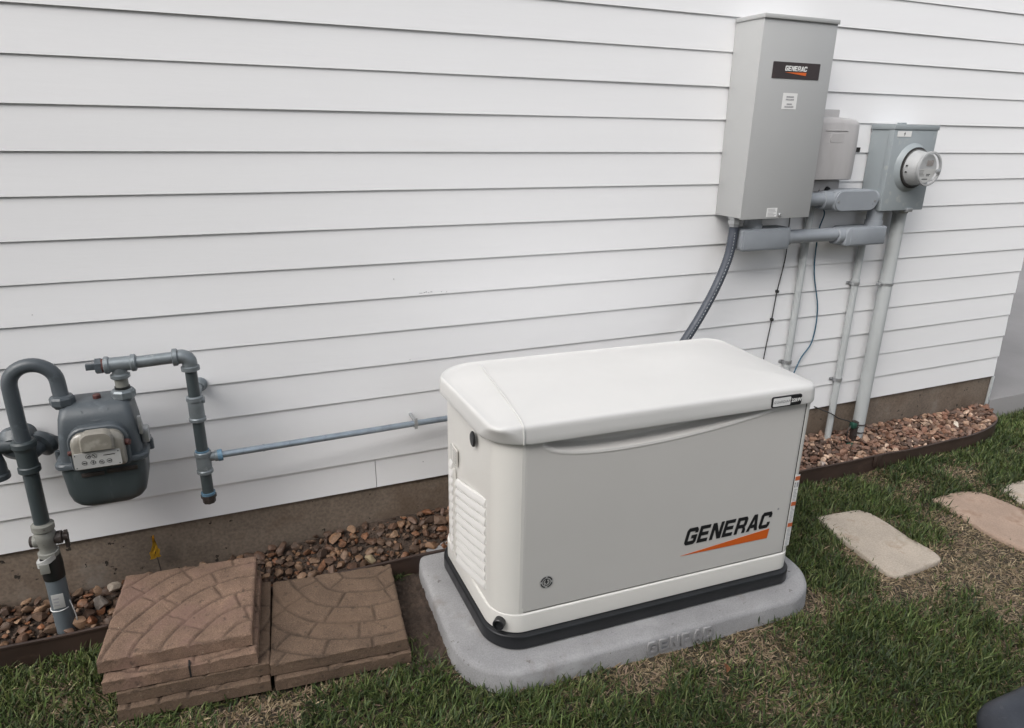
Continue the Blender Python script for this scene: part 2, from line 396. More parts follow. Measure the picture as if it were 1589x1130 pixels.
# unseen house added behind the camera on the left to shade the wall's left end
nh = empty('added_shade_house', (-3.4, -5.2, GZ), label='unseen brown house added behind the viewer to shade the left of the wall', cat='house'); NHO = Vector((-3.4, -5.2, GZ))
bm = bmesh.new(); box(bm, -9, .4, -12, -4.9, GZ-.1, 4.6)
for k in range(30): box(bm, -9.01, .41, -4.9, -4.885-.0*k, GZ+.3+k*.14, GZ+.3+k*.14+.134)
obj('wall', bm, M_shade_house, nh, off=NHO, smooth=0)
bm = bmesh.new(); loft(bm, [[(-9.5, -12.5, 4.6), (.8, -12.5, 4.6), (.8, -4.4, 4.6), (-9.5, -4.4, 4.6)], [(-9.5, -12.5, 4.8), (.8, -12.5, 4.8), (.8, -4.4, 4.8), (-9.5, -4.4, 4.8)], [(-6, -8.6, 6.4), (-2, -8.6, 6.4), (-2, -8.3, 6.4), (-6, -8.3, 6.4)]]); obj('roof', bm, M_iron, nh, off=NHO, smooth=0)

# ------------------------------------------------------------------ gravel bed, edging
def bed_front(x):
    x = np.asarray(x, float)
    f = -.205 - .03*np.clip((x-2.0)/1.2, 0, 1)
    e = np.clip((x-3.55)/.62, 0, 1)
    return f*np.sqrt(np.clip(1-e**2.6, 0, 1))
def bed_h(x, y):
    t = np.clip(-np.asarray(y)/.22, 0, 1); x = np.asarray(x)
    back = -.175 + .035*np.clip((x-.0)/.5, 0, 1) - .03*np.clip((x-2.6)/1.2, 0, 1)
    back = np.where(x < -.1, -.185, back)
    return back*(1-t) + (-.222)*t
xs = np.arange(-2.4, 4.17, .03); ts = np.linspace(0, 1, 9)
XX = np.repeat(xs[None], 9, 0); YY = .012 + ts[:, None]*(np.where(bed_front(xs) > -.012, -.012, bed_front(xs)+.004)-.012)[None]
ZZ = bed_h(XX, YY) - .018 + (vnoise(XX, YY, 14, 8)-.5)*.012
n0 = len(xs); idx = np.arange(n0*9).reshape(9, n0)
F = np.stack([idx[:-1, :-1], idx[1:, :-1], idx[1:, 1:], idx[:-1, 1:]], -1).reshape(-1, 4)
np_mesh('bed_soil', np.c_[XX.ravel(), YY.ravel(), ZZ.ravel()], F, M_soil, kind='structure')

def rock_base(seed, flat=.6):
    bm = bmesh.new(); bmesh.ops.create_icosphere(bm, subdivisions=2, radius=1)
    rg = random.Random(seed)
    pl = []
    for _ in range(11):
        n = Vector((rg.gauss(0, 1), rg.gauss(0, 1), rg.gauss(0, 1))).normalized(); pl.append((n, rg.uniform(.45, .88)))
    for v in bm.verts:
        for n, d in pl:
            q = v.co.dot(n)
            if q > d: v.co -= n*(q-d)*.97
        v.co *= 1 + .05*math.sin(5*v.co.x+seed)*math.cos(4*v.co.y+seed*2)
        v.co.z *= flat
    V = np.array([v.co[:] for v in bm.verts]); F_ = np.array([[v.index for v in f.verts] for f in bm.faces]); bm.free()
    return V, F_
BASES = [rock_base(s, f) for s, f in zip(range(14), [.55, .7, .45, .8, .6, .5, .4, .65, .75, .5, .6, .9, .45, .7])]
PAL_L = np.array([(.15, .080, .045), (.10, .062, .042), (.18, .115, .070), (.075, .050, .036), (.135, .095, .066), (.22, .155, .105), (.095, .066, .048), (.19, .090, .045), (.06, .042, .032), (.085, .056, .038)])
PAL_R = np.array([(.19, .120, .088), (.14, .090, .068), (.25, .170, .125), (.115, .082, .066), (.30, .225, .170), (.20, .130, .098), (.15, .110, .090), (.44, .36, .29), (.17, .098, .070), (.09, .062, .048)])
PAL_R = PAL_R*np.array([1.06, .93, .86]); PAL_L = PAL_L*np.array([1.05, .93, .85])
def rocks(name, pts, m=M_rock, **k):
    Vs, Fs, Cs, o = [], [], [], 0
    for (x, y, z, s, c) in pts:
        V, F_ = BASES[RNG.integers(len(BASES))]
        a, b, cc = RNG.random()*6.28, RNG.normal(0, .35), RNG.normal(0, .35)
        st = np.array([s*RNG.uniform(.85, 1.35), s*RNG.uniform(.6, .95), s*RNG.uniform(.7, 1.1)])
        W = V*st
        Rx = np.array(Matrix.Rotation(b, 3, 'X') @ Matrix.Rotation(cc, 3, 'Y')); Rz = np.array(Matrix.Rotation(a, 3, 'Z'))
        W = W @ Rx.T @ Rz.T + np.array([x, y, z])
        Vs.append(W); Fs.append(F_+o); o += len(V); Cs.append(np.repeat(np.array(c)[None], len(V), 0))
    me_o = np_mesh(name, np.vstack(Vs), np.vstack(Fs), m, colr=np.vstack(Cs), **k)
    me_o.data.set_sharp_from_angle(angle=R(27))
    return me_o
pts = []
def scatter(n, x0, x1, smin, smax, pal, lift, dens=None, bright=1.):
    k = 0; tries = 0
    grid = {}
    while k < n and tries < n*30:
        tries += 1
        x = RNG.uniform(x0, x1); bf = float(bed_front(x)); 
        if bf > -.03: continue
        y = RNG.uniform(bf+.012, -.002)
        if dens and RNG.random() > dens(x, y): continue
        s = RNG.uniform(smin, smax)**1.0
        if y - s < bf+.002: y = bf+.002+s
        if y > .008-s*.6: y = .008-s*.6
        key = (int(x/.03), int(y/.03)); ok = True
        for i in (-1, 0, 1):
            for j in (-1, 0, 1):
                for (a, b, r) in grid.get((key[0]+i, key[1]+j), []):
                    if math.hypot(a-x, b-y) < (r+s)*.62: ok = False
        if not ok: continue
        grid.setdefault(key, []).append((x, y, s))
        c = pal[RNG.integers(len(pal))]*RNG.uniform(.75, 1.25)*bright
        pts.append((x, y, float(bed_h(x, y)) + lift + RNG.uniform(-.004, .004), s, np.clip(c, 0, .8))); k += 1
dl = lambda x, y: 1 if x > -.08 or x < -.45 else .7
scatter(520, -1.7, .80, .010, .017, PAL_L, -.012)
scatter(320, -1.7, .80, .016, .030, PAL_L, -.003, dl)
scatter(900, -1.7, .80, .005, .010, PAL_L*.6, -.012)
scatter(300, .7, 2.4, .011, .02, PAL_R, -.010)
scatter(1300, 2.3, 4.15, .010, .019, PAL_R, -.012)
scatter(520, 2.3, 4.15, .016, .029, PAL_R, -.002)
rocks('gravel', pts, label='brown and tan river rock filling the bed along the house footing', cat='gravel', kind='stuff')
for (x, y, s, c, lab) in [(-.475, -.035, .026, (.42, .35, .28), 'whitish broken rock just right of the pipe in the left bed'),
                          (-.51, -.10, .034, (.24, .21, .185), 'grey speckled rock leaning beside the foot of the painted gas riser'),
                          (.395, -.175, .024, (.30, .24, .15), 'pale yellowish oval rock against the edging behind the right paver stack'),
                          (2.66, -.195, .023, (.42, .35, .31), 'round whitish pebble by the edging right of the generator'),
                          (3.75, -.12, .026, (.58, .51, .42), 'bright cream rock near the far end of the gravel bed')]:
    z = float(bed_h(x, y))+s*.35
    o = rocks('river_rock', [(0, 0, 0, s, c)], label=lab, cat='rock'); o.location = (x, y, z)

def edging(name, path, z0, z1, label, th=.006):
    o = empty(name, (path[0][0], path[0][1], z0), label=label, cat='garden edging'); off = Vector((path[0][0], path[0][1], z0))
    bm = bmesh.new(); P = [Vector((p[0], p[1], 0)) for p in path]; fr = frames(P); rows = []
    for i, (p, a, b) in enumerate(fr):
        t = (P[min(i+1, len(P)-1)]-P[max(i-1, 0)]).normalized(); n = Vector((-t.y, t.x, 0)); wz = .003*math.sin(p.x*5.)+.002*math.sin(p.x*13)
        rows.append([bm.verts.new(p+n*dx+Vector((0, 0, zz))) for dx, zz in
                     [(-th/2, z0), (-th/2+.001*math.sin(p.x*9), z1-.012+wz), (-th/2-.003, z1-.009+wz), (-th/2-.003, z1-.002+wz), (0, z1+wz), (th/2+.002, z1-.002+wz), (th/2, z0)]])
    m_ = len(rows[0])
    for i in range(len(rows)-1):
        for j in range(m_):
            k = (j+1) % m_; bm.faces.new((rows[i][j], rows[i][k], rows[i+1][k], rows[i+1][j]))
    bm.faces.new(rows[0][::-1]); bm.faces.new(rows[-1])
    obj('strip', bm, M_edge, o, off=off)
    return o, off
xsL = [i*.04 for i in range(-60, -11)]
edging('garden_edging', [(x, float(bed_front(x))) for x in xsL], GZ-.03, -.205, 'dark brown edging strip left of the paver stacks, in front of the gas pipe')
edging('garden_edging', [(x, float(bed_front(x))) for x in [i*.04 for i in range(0, 26)]], GZ-.03, -.205, 'short brown edging strip between right paver stack and generator pad')
xr = [2.0+i*.04 for i in range(0, 26)]
edging('garden_edging', [(x, float(bed_front(x))) for x in xr], GZ-.03, -.203, 'brown edging strip in front of the gravel directly right of the generator')
xr = [3.004+i*.04 for i in range(0, 14)] + list(np.linspace(3.56, 4.165, 26))
e2, off2 = edging('garden_edging', [(x, float(bed_front(x))) for x in xr], GZ-.03, -.202, 'brown edging strip curving back to the house corner at the right end')
bm = bmesh.new()
yb = float(bed_front(3.0))
box(bm, 2.975, 3.03, yb-.008, yb-.004, -.262, -.200, .0015); box(bm, 3.0, 3.006, yb-.010, yb-.007, -.262, -.205)
obj('joint_clip', bm, M_edge, e2, off=off2)

# ------------------------------------------------------------------ generator pad + generator
GA = -math.atan2(.045, 1.03); GO = Vector((.656, -.796, 0))
PB = .712
padr = empty('generator_pad', (GO.x, GO.y, GZ), GA, label='light grey rounded concrete pad under the generator', cat='concrete pad')
bm = bmesh.new()
def ringz(o, z): return [(x, y, z) for x, y in o]
pr_ = (.20, .20, .20, .20)
loft(bm, [ringz(rr(-.120, 1.272, -.112, PB, pr_, 12), -.03), ringz(rr(-.116, 1.268, -.108, PB-.004, pr_, 12), .060),
          ringz(rr(-.112, 1.264, -.104, PB-.008, (.196,)*4, 12), .069), ringz(rr(-.104, 1.256, -.096, PB-.016, (.19,)*4, 12), .0745),
          ringz(rr(-.09, 1.242, -.082, PB-.03, (.18,)*4, 12), .0765)])
obj('slab', bm, M_pad, padr, smooth=35)
block_text('raised_lettering', 'GENPAD', M_pad, padr, .497, -.1045, .016, .255, .046, t=.009, tr=.2)

gen = empty('standby_generator', (GO.x, GO.y, -.2135), GA, label='large cream standby generator with a white lid on a concrete pad', cat='generator')
GG = Vector((0, 0, -.2135))
def bulge(y): return float(np.interp(y, [0, .05, .12, .2, .3, .38, .46, .54, .62], [0, .002, .008, .018, .027, .030, .027, .019, .008]))
def gr(x0, x1, y0, y1, rad, n=12):      # outline whose left end bows outward
    return [(x - bulge(y)*max(0, min(1, (.16-x)/.13)), y) for x, y in rr(x0, x1, y0, y1, rad, n)]
W_, D_ = 1.150, .575
def gobj(name, bm, m, parent=gen, **k): return obj(name, bm, m, parent, off=GG, **k)
bm = bmesh.new()
o1 = gr(-.006, W_+.022, -.022, D_+.022, (.115, .07, .07, .12), 12)
prism(bm, o1, -.2135, -.158, .008); tray = gobj('base_tray', bm, M_black)
bm = bmesh.new()
prism(bm, gr(.008, W_+.004, -.006, D_+.006, (.10, .05, .05, .11), 12), -.160, -.0875, .006); gobj('base_band', bm, M_cream, smooth=40)
# body with a shallow opening for the door
out = gr(.014, W_, 0, D_, (.0835, .035, .04, .11), 12)
n = 13
FL, FR, BR, BL = out[:n], out[n:2*n], out[2*n:3*n], out[3*n:]
DX0, DX1 = .088, 1.112
body_o = FL + [(DX0-.0055, 0), (DX0-.0055, .045), (DX1+.0055, .045), (DX1+.0055, 0)] + FR + BR + BL
bm = bmesh.new(); loft(bm, [[(x, y, -.0875) for x, y in body_o], [(x, y, .53) for x, y in body_o]])
gobj('enclosure', bm, M_cream, smooth=35)
# door with the scooped handle along its top edge
bm = bmesh.new(); NX, NZ = 140, 110; Z0, Z1 = -.0845, .524
def zc(x):
    t = (x-.15)/(1.01-.15)
    if t <= 0 or t >= 1: return 9.
    s = (t**.5)*(1-t)**1.05
    return .512 - .060*min(1, s*2.62)**.85
rows = []
zs = [Z0+(.41-Z0)*i/20 for i in range(20)] + [.41+(Z1-.41)*i/90 for i in range(91)]
for i in range(len(zs)):
    row = []
    for j in range(NX+1):
        x = DX0+(DX1-DX0)*j/NX; z = zs[i]; c = zc(x)
        d = (z-(c-.008))/.020
        y = -.0005
        if d > 0: d = min(1, d); y += .040*(d*d*(3-2*d))
        elif d > -.6: y -= .0016*math.sin((d+.6)/.6*math.pi)**2
        e = min(x-DX0, DX1-x, z-Z0)
        if e < .004: y += .0015*(1-e/.004)
        row.append(bm.verts.new((x, y, z)))
    rows.append(row)
for i in range(len(rows)-1):
    for j in range(NX): bm.faces.new((rows[i][j], rows[i][j+1], rows[i+1][j+1], rows[i+1][j]))
bk = [bm.verts.new(p) for p in [(DX0, .042, Z0), (DX1, .042, Z0), (DX1, .042, Z1), (DX0, .042, Z1)]]
bm.faces.new(bk)
bm.faces.new([r[0] for r in rows]+[bk[3], bk[0]]); bm.faces.new([r[-1] for r in rows]+[bk[2], bk[1]])
bm.faces.new(rows[0]+[bk[1], bk[0]]); bm.faces.new(rows[-1]+[bk[2], bk[3]])
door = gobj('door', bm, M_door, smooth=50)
block_text('brand_lettering', 'GENERAC', M_ink, door, .676, -.0012, .036-GG.z, .352, .064, .2)
bm = bmesh.new(); z = .0; loft(bm, [[(.668, -.0012, -.003), (1.030, -.0012, -.012+.004), (1.035, -.0012, .030)], [(.668, -.002, -.003), (1.030, -.002, -.012+.004), (1.035, -.002, .030)]])
gobj('orange_swoosh', bm, M_orange, door)
bm = bmesh.new(); lathe(bm, (1.062, -.0012, .104), (0, -1, 0), [(0, .004), (.0006, .004)], 14); gobj('trademark_dot', bm, M_grey_ink, door)
# round sticker
sx_, sz_ = .174, .013
bm = bmesh.new(); lathe(bm, (sx_, -.0012, sz_), (0, -1, 0), [(0, .0235), (.0006, .0235)], 32); st = gobj('round_sticker', bm, M_dial, door)
def ring_arc(bm, x, z, r0, r1, a0, a1, y, n=16, t=.0005):
    A = [a0+(a1-a0)*i/n for i in range(n+1)]
    o = [(x+r1*math.cos(a), z+r1*math.sin(a)) for a in A]+[(x+r0*math.cos(a), z+r0*math.sin(a)) for a in A[::-1]]
    loft(bm, [[(p[0], y, p[1]) for p in o], [(p[0], y-t, p[1]) for p in o]])
bm = bmesh.new()
for a0 in (.25, 1.75, 3.3, 4.9): ring_arc(bm, sx_, sz_, .0165, .0205, a0, a0+1.15, -.0018)
ring_arc(bm, sx_, sz_, .0105, .013, .9, 4.0, -.0018); ring_arc(bm, sx_, sz_, .0105, .013, 4.3, 7.0, -.0018)
bo = [(-.001, .011), (-.006, -.001), (-.0008, -.001), (-.003, -.011), (.006, .0025), (.0008, .0025), (.003, .011)]
loft(bm, [[(sx_+a, -.0018, sz_+b) for a, b in bo], [(sx_+a, -.0024, sz_+b) for a, b in bo]])
gobj('sticker_print', bm, M_ink, st)
# warning label on the right strip
bm = bmesh.new(); plate(bm, -.0004, 1.117, 1.137, -.062, .228, 0, .0006); wl = gobj('warning_label', bm, M_white)
for z0 in (.206, .104, .018):
    bm = bmesh.new(); box(bm, 1.117, 1.137, -.0017, -.0008, z0, z0+.016); gobj('orange_bar', bm, M_orange2, wl)
bm = bmesh.new()
for z0, z1, s in ((.122, .172, 1), (.036, .102, 2), (-.060, .016, 3)): lines(bm, -.001, 1.1185, 1.1355, z0, z1, int((z1-z0)/.0052), .0018, s)
lines(bm, -.001, 1.118, 1.124, .178, .200, 2, .008, 5); box(bm, 1.128, 1.134, -.0016, -.001, .180, .198)
gobj('label_print', bm, M_grey_ink, wl)
# lid
def lring(ins, z, rf=.07, drop=.0, tilt=0.):
    o = rr(-.014+ins, W_+.001-ins, -.018+ins, D_-.004-ins, (rf, max(.012, .05-ins*.5), max(.02, .07-ins*.5), max(.03, .125-ins*.6)), 14)
    res = []
    for x, y in o:
        k = max(0., min(1., (.11-x)/.13)); kr = max(0, min(1, (x-(W_-.05))/.05))
        x -= bulge(y)*max(0, min(1, (.16-x)/.13))
        res.append((x, y, z - drop*k - .4*drop*kr - tilt*max(0, y-.3)*.1))
    return res
LP = [(.004, .508, .118, 0, 0), (.0003, .5085, .118, 0, 0), (-.0010, .513, .115, 0, 0), (0, .530, .095, 0, 0), (.001, .547, .068, 0, 0), (.002, .5575, .050, .001, 0), (.0042, .5640, .042, .002, 0), (.0080, .5690, .036, .004, 0), (.0135, .5722, .032, .007, .2),
      (.022, .5742, .030, .010, .3), (.040, .5772, .030, .012, .4), (.07, .5808, .03, .012, .5), (.10, .5838, .03, .010, .5), (.16, .5867, .03, .004, .4), (.24, .588, .03, 0, .2)]
bm = bmesh.new(); loft(bm, [lring(*p) for p in LP]); lid = gobj('lid', bm, M_lid, smooth=60)
# moulded seam across the lid
bm = bmesh.new()
def lid_z(y):
    d = y+.018
    for (a, za, *_), (b, zb, *_) in zip(LP[3:], LP[4:]):
        if a <= d <= b: return za+(zb-za)*(d-a)/(b-a) - .0014 - .1*.3*max(0, y-.3)
    return .586 - (max(0, d-.24))*.012
SX = .080
pth = [(SX, -.0190, .511), (SX, -.0192, .530), (SX, -.0180, .546), (SX, -.0165, .5565), (SX, -.0140, .5635)] + [(SX+.045*((y+.02)/.6)**1.4, y, lid_z(y)) for y in [-.0100, -.0045, .004, .011, .027, .052, .082, .14, .2, .3, .4, .48]]
tube(bm, pth, .0024, 8); gobj('lid_seam', bm, M_lid, lid)
# badge
bm = bmesh.new(); o = rr(.945, 1.066, .5115, .5485, .007, 5)
loft(bm, [[(a, -.0165, b) for a, b in o], [(a, -.0215, b) for a, b in o]]); bd = gobj('model_badge', bm, M_ink, lid)
bm = bmesh.new(); plate(bm, -.0215, .950, 1.020, .5155, .5445, .003, .0007); gobj('badge_panel', bm, M_white, bd)
font_text('badge_text', 'GUARDIAN', M_grey_ink, bd, .9525, -.0223, .5265-GG.z, .0125, .9, .01, space=1.25)
font_text('badge_rating', '22kW', M_white, bd, 1.0245, -.0216, .5245-GG.z, .0165, .98, .03)
bm = bmesh.new()
for a, b in ((DX0-.0054, DX0-.0002), (DX1+.0002, DX1+.0054)): box(bm, a, b, .0015, .03, -.087, .505)
box(bm, DX0-.0034, DX1+.0034, .0035, .03, -.0874, -.0847)
gobj('door_gap_shade', bm, M_dark)  # dark strips set in the door gap, painting its shade
# louvres on the left end
bm = bmesh.new()
def louv(y0, y1, z1, nn, slope):
    for i in range(nn):
        zt = z1 - i*.0335
        if zt < -.098: break
        rings = []
        for j in range(9):
            y = y0+.005+(y1-y0-.010)*j/8; dz = slope*(y1-y); bx = .014-bulge(y)*max(0, min(1, (.16-.014)/.13))
            rings.append([(bx+.006, y, zt+.011+dz), (bx-.0008, y, zt+.0085+dz), (bx-.0062, y, zt-.008+dz), (bx-.0056, y, zt-.0145+dz), (bx+.006, y, zt-.020+dz)])
        loft(bm, rings)
louv(.100, .362, .215, 11, .22); louv(.392, .448, .250, 11, .22)
gobj('louvres', bm, M_louvre, smooth=45)
bm = bmesh.new(); loft(bm, [[(.016-bulge(.377), .371, z), (.009-bulge(.377), .374, z), (.009-bulge(.377), .382, z), (.016-bulge(.377), .385, z)] for z in (-.11, .255)]); gobj('louvre_divider', bm, M_cream)
bm = bmesh.new(); lathe(bm, (-.007, .185, .452), (-1, 0, 0), [(0, .022), (.004, .022), (.007, .018), (.0075, .005)], 20)
for v in bm.verts: v.co.z = .452+(v.co.z-.452)*1.15
gobj('latch_plug', bm, M_black)
bm = bmesh.new(); lathe(bm, (.020, .012, -.118), (-.6, -.8, .1), [(-.02, .019), (.004, .019), (.006, .0165), (.0061, .013), (-.002, .013)], 20); gobj('lift_plug', bm, M_black)
LX = .014-bulge(.38)
bm = bmesh.new(); box(bm, LX-.0010, LX+.004, .348, .412, .276, .335); sl = gobj('side_label', bm, M_cream)
bm = bmesh.new()
for z in (.322, .312, .303, .294, .285): box(bm, LX-.0016, LX-.0006, .352, .385, z, z+.0022)
for a in ((.348, .412, .276, .2772), (.348, .412, .3338, .335), (.348, .3492, .276, .335), (.4108, .412, .276, .335)): box(bm, LX-.0016, LX-.0006, *a)
gobj('label_print', bm, M_brass, sl)

# ------------------------------------------------------------------ transfer switch
BX0, BX1, BZ0, BZ1, BY = 1.985, 2.353, 1.024, 1.786, -.160
tb = empty('transfer_switch_box', (BX0, 0, BZ0), label='tall grey metal box with a dark lettered nameplate mounted high on the wall', cat='electrical box'); TO = Vector((BX0, 0, BZ0))
def tobj(name, bm, m, parent=tb, **k): return obj(name, bm, m, parent, off=TO, **k)
bm = bmesh.new(); box(bm, BX0, BX1, BY+.003, -.0005, BZ0, BZ1-.012, .003); tobj('cabinet', bm, M_box)
bm = bmesh.new(); box(bm, BX0-.0015, BX1+.0015, BY-.0025, BY+.0022, BZ0-.004, BZ1-.014, .0012); tobj('front_cover', bm, M_box)
bm = bmesh.new(); box(bm, BX0-.005, BX1+.005, BY-.010, -.0005, BZ1-.016, BZ1, .003); tobj('rain_hood', bm, M_box)
YF = BY-.0026
bm = bmesh.new(); plate(bm, YF, 2.052, 2.292, 1.563, 1.623, .003, .0015); npl = tobj('nameplate', bm, M_brownplate)
block_text('plate_lettering', 'GENERAC', M_white, npl, 2.113-TO.x, YF-.0016, 1.5915-TO.z, .110, .0185, .15)
bm = bmesh.new(); o = [(2.115, 1.586), (2.222, 1.576), (2.224, 1.588)]
loft(bm, [[(a, YF-.0016, b) for a, b in o], [(a, YF-.0024, b) for a, b in o]]); tobj('orange_swoosh', bm, M_orange, npl)
bm = bmesh.new(); plate(bm, YF, 2.122, 2.196, 1.451, 1.511, 0, .0006); s1 = tobj('square_sticker', bm, M_white)
bm = bmesh.new()
for z, a, b in ((1.497, 2.140, 2.178), (1.487, 2.138, 2.180), (1.470, 2.146, 2.172), (1.460, 2.136, 2.182)):
    x = a
    rg = random.Random(int(z*1000))
    while x < b: l = rg.uniform(.002, .005); box(bm, x, min(b, x+l), YF-.0012, YF-.0005, z-.0028, z+.0028); x += l+.0013
tobj('sticker_print', bm, M_grey_ink, s1)
bm = bmesh.new(); plate(bm, YF, 2.118, 2.173, 1.0275, 1.064, 0, .0006); s2 = tobj('small_sticker', bm, M_white)
bm = bmesh.new(); lines(bm, YF-.0006, 2.123, 2.168, 1.029, 1.062, 6, .0018, 9); tobj('sticker_print', bm, M_grey_ink, s2)
bm = bmesh.new(); lathe(bm, (2.190, YF, 1.034), (0, -1, 0), [(0, .008), (.003, .008), (.005, .006)], 14); tobj('cover_screw', bm, M_galv)

# flexible conduit from the box down behind the generator
fc = empty('flexible_conduit', (1.955, -.14, 1.02), label='dark grey ribbed flexible conduit curving down from the tall box behind the generator', cat='conduit'); FO = Vector((1.955, -.14, 1.02))
FP = spline([(2.012, -.098, 1.015), (2.012, -.098, .97), (2.000, -.10, .86), (1.945, -.11, .735), (1.868, -.12, .61), (1.795, -.13, .515), (1.72, -.14, .42), (1.66, -.145, .33), (1.63, -.16, .25)], 36)
bm = bmesh.new(); tube(bm, FP, [.0205 if i % 2 else .0188 for i in range(len(FP))], 20); obj('sheath', bm, M_flex, fc, off=FO, smooth=60)
bm = bmesh.new(); fr = frames(FP)      # pale broken highlight painted along the sheath
for i in range(40, len(fr)-20, 4):
    p0, a0, b0 = fr[i]; p1, a1, b1 = fr[i+2]
    d0 = (Vector((-.55, -1, 0))); 
    def off_(p, a, b, s):
        dd = (Vector((-.35, -1., .1)) - (a.cross(b))*Vector((-.35, -1., .1)).dot(a.cross(b))).normalized(); side = a.cross(b).cross(dd)
        return p+dd*.0212+side*s
    vs = [bm.verts.new(off_(p0, a0, b0, -.0011)), bm.verts.new(off_(p0, a0, b0, .0011)), bm.verts.new(off_(p1, a1, b1, .0011)), bm.verts.new(off_(p1, a1, b1, -.0011))]
    bm.faces.new(vs)
obj('painted_highlight', bm, M_pvcl, fc, off=FO, smooth=0)
bm = bmesh.new(); lathe(bm, (2.012, -.098, 1.0235), (0, 0, -1), [(0, .03), (.006, .03), (.006, .024), (.012, .024), (.012, .028), (.028, .028), (.030, .023), (.04, .022)], 8)
obj('connector_fitting', bm, M_galv, fc, off=FO, smooth=20)

# network interface box behind
nb = empty('telephone_interface_box', (2.40, 0, 1.12), label='weathered beige plastic utility box between the two metal boxes', cat='utility box'); NO = Vector((2.40, 0, 1.12))
bm = bmesh.new()
rngs = []
for (z, yb_) in [(1.168, -.092), (1.171, -.098), (1.20, -.101), (1.30, -.102), (1.392, -.099), (1.408, -.094), (1.417, -.080), (1.420, -.05)]:
    ring = []
    for i in range(13):
        t = i/12; x = 2.372+(2.650-2.372)*t; c = (2*t-1); ring.append((x, yb_ + .014*c**10 - .004*(1-c*c), z + (.010*(1-c*c) if z > 1.38 else 0)))
    ring += [(2.650, -.004, z), (2.372, -.004, z)]
    rngs.append(ring)
loft(bm, rngs); obj('cover', bm, M_beige, nb, off=NO, smooth=40)
bm = bmesh.new(); box(bm, 2.40, 2.622, -.055, -.0005, 1.112, 1.165, .008); box(bm, 2.38, 2.60, -.012, -.0003, 1.166, 1.462, .004)
obj('back_plate', bm, M_beige, nb, off=NO)
bm = bmesh.new(); box(bm, 2.44, 2.565, -.1065, -.1035, 1.372, 1.376, .001)
o = rr(2.47, 2.545, 1.325, 1.36, .008, 4); loft(bm, [[(a, -.1015, b) for a, b in o], [(a, -.1063, b) for a, b in o]])
obj('embossed_panel', bm, M_beige, nb, off=NO)
bm = bmesh.new(); lathe(bm, (2.55, -.03, 1.128), (0, -.9, -.4), [(0, .018), (.028, .018)], 16); obj('grommet', bm, M_black, nb, off=NO)

# electric meter box
MX0, MX1, MZ0, MZ1, MY = 2.825, 3.098, 1.030, 1.405, -.125
mb = empty('electric_meter_box', (MX0, 0, MZ0), label='blue grey metal box with a round glass electric meter at the right', cat='electric meter'); MO = Vector((MX0, 0, MZ0))
def mobj(name, bm, m, parent=mb, **k): return obj(name, bm, m, parent, off=MO, **k)
bm = bmesh.new(); box(bm, MX0, MX1, MY+.028, -.0005, MZ0, MZ1-.004, .003); mobj('enclosure', bm, M_metbox)
bm = bmesh.new(); box(bm, MX0-.003, MX1+.003, MY, MY+.030, MZ0-.004, MZ1-.012, .004); mobj('front_cover', bm, M_metbox)
bm = bmesh.new(); box(bm, MX0-.006, MX1+.006, MY-.004, -.0005, MZ1-.022, MZ1, .003); box(bm, 2.98, 3.02, -.02, -.001, MZ1-.002, MZ1+.010, .002); mobj('top_flange', bm, M_metbox)
MC = (2.968, 0, 1.219)
bm = bmesh.new(); lathe(bm, (MC[0], MY+.001, MC[2]), (0, -1, 0), [(0, .108), (.004, .106), (.010, .098), (.018, .092), (.020, .089)], 40); mobj('socket_ring', bm, M_metbox)
bm = bmesh.new(); lathe(bm, (MC[0], MY-.019, MC[2]), (0, -1, 0), [(0, .0905), (.004, .0905), (.006, .088)], 40); mobj('meter_gasket', bm, M_dark)
bm = bmesh.new(); lathe(bm, (MC[0], MY-.022, MC[2]), (0, -1, 0), [(0, .078), (.052, .067), (.057, .063)], 40); core = mobj('meter_core', bm, M_metercore)
YC = MY-.0795
bm = bmesh.new(); ring_arc(bm, MC[0], MC[2], .0005, .060, -math.pi, -.02, YC-.0002, 30, .0006); mobj('dial_face', bm, M_dial, core)
bm = bmesh.new(); box(bm, MC[0]-.004, MC[0]+.036, YC-.003, YC, MC[2]+.012, MC[2]+.036, .001); mobj('display', bm, M_lcd, core)
bm = bmesh.new(); rg = random.Random(4)
lines(bm, YC-.0009, MC[0]-.047, MC[0]-.008, MC[2]-.034, MC[2]-.006, 5, .0018, 12); lines(bm, YC-.0009, MC[0]-.02, MC[0]+.02, MC[2]-.050, MC[2]-.042, 1, .005, 13); lines(bm, YC-.0009, MC[0]+.004, MC[0]+.03, MC[2]-.034, MC[2]-.022, 2, .004, 14)
mobj('dial_print', bm, M_ink, core)
bm = bmesh.new(); lathe(bm, (MC[0], MY-.0245, MC[2]), (0, -1, 0), [(0, .0835), (.063, .0735), (.070, .0730), (.0745, .070), (.0765, .063), (.077, .045)], 48); mobj('glass_cover', bm, M_glass)
bm = bmesh.new(); lathe(bm, (MC[0], MY-.086, MC[2]), (0, -1, 0), [(0, .0745), (.005, .0760), (.011, .0742), (.0115, .0675), (0, .0675)], 48, ring=True); mobj('cover_rim', bm, M_metercore)
bm = bmesh.new(); lathe(bm, (MC[0]+.052, MY-.094, MC[2]-.012), (0, -1, 0), [(0, .011), (.010, .010), (.012, .004)], 12); mobj('optical_port', bm, M_galv)
bm = bmesh.new(); plate(bm, MY-.0005, MX0+.018, MX0+.105, MZ1-.052, MZ1-.028, 0, .0008); wl2 = mobj('caution_sticker', bm, M_white)
bm = bmesh.new(); o = [(.002, .009), (-.006, -.001), (-.001, -.001), (-.003, -.010), (.005, .002), (.001, .002)]
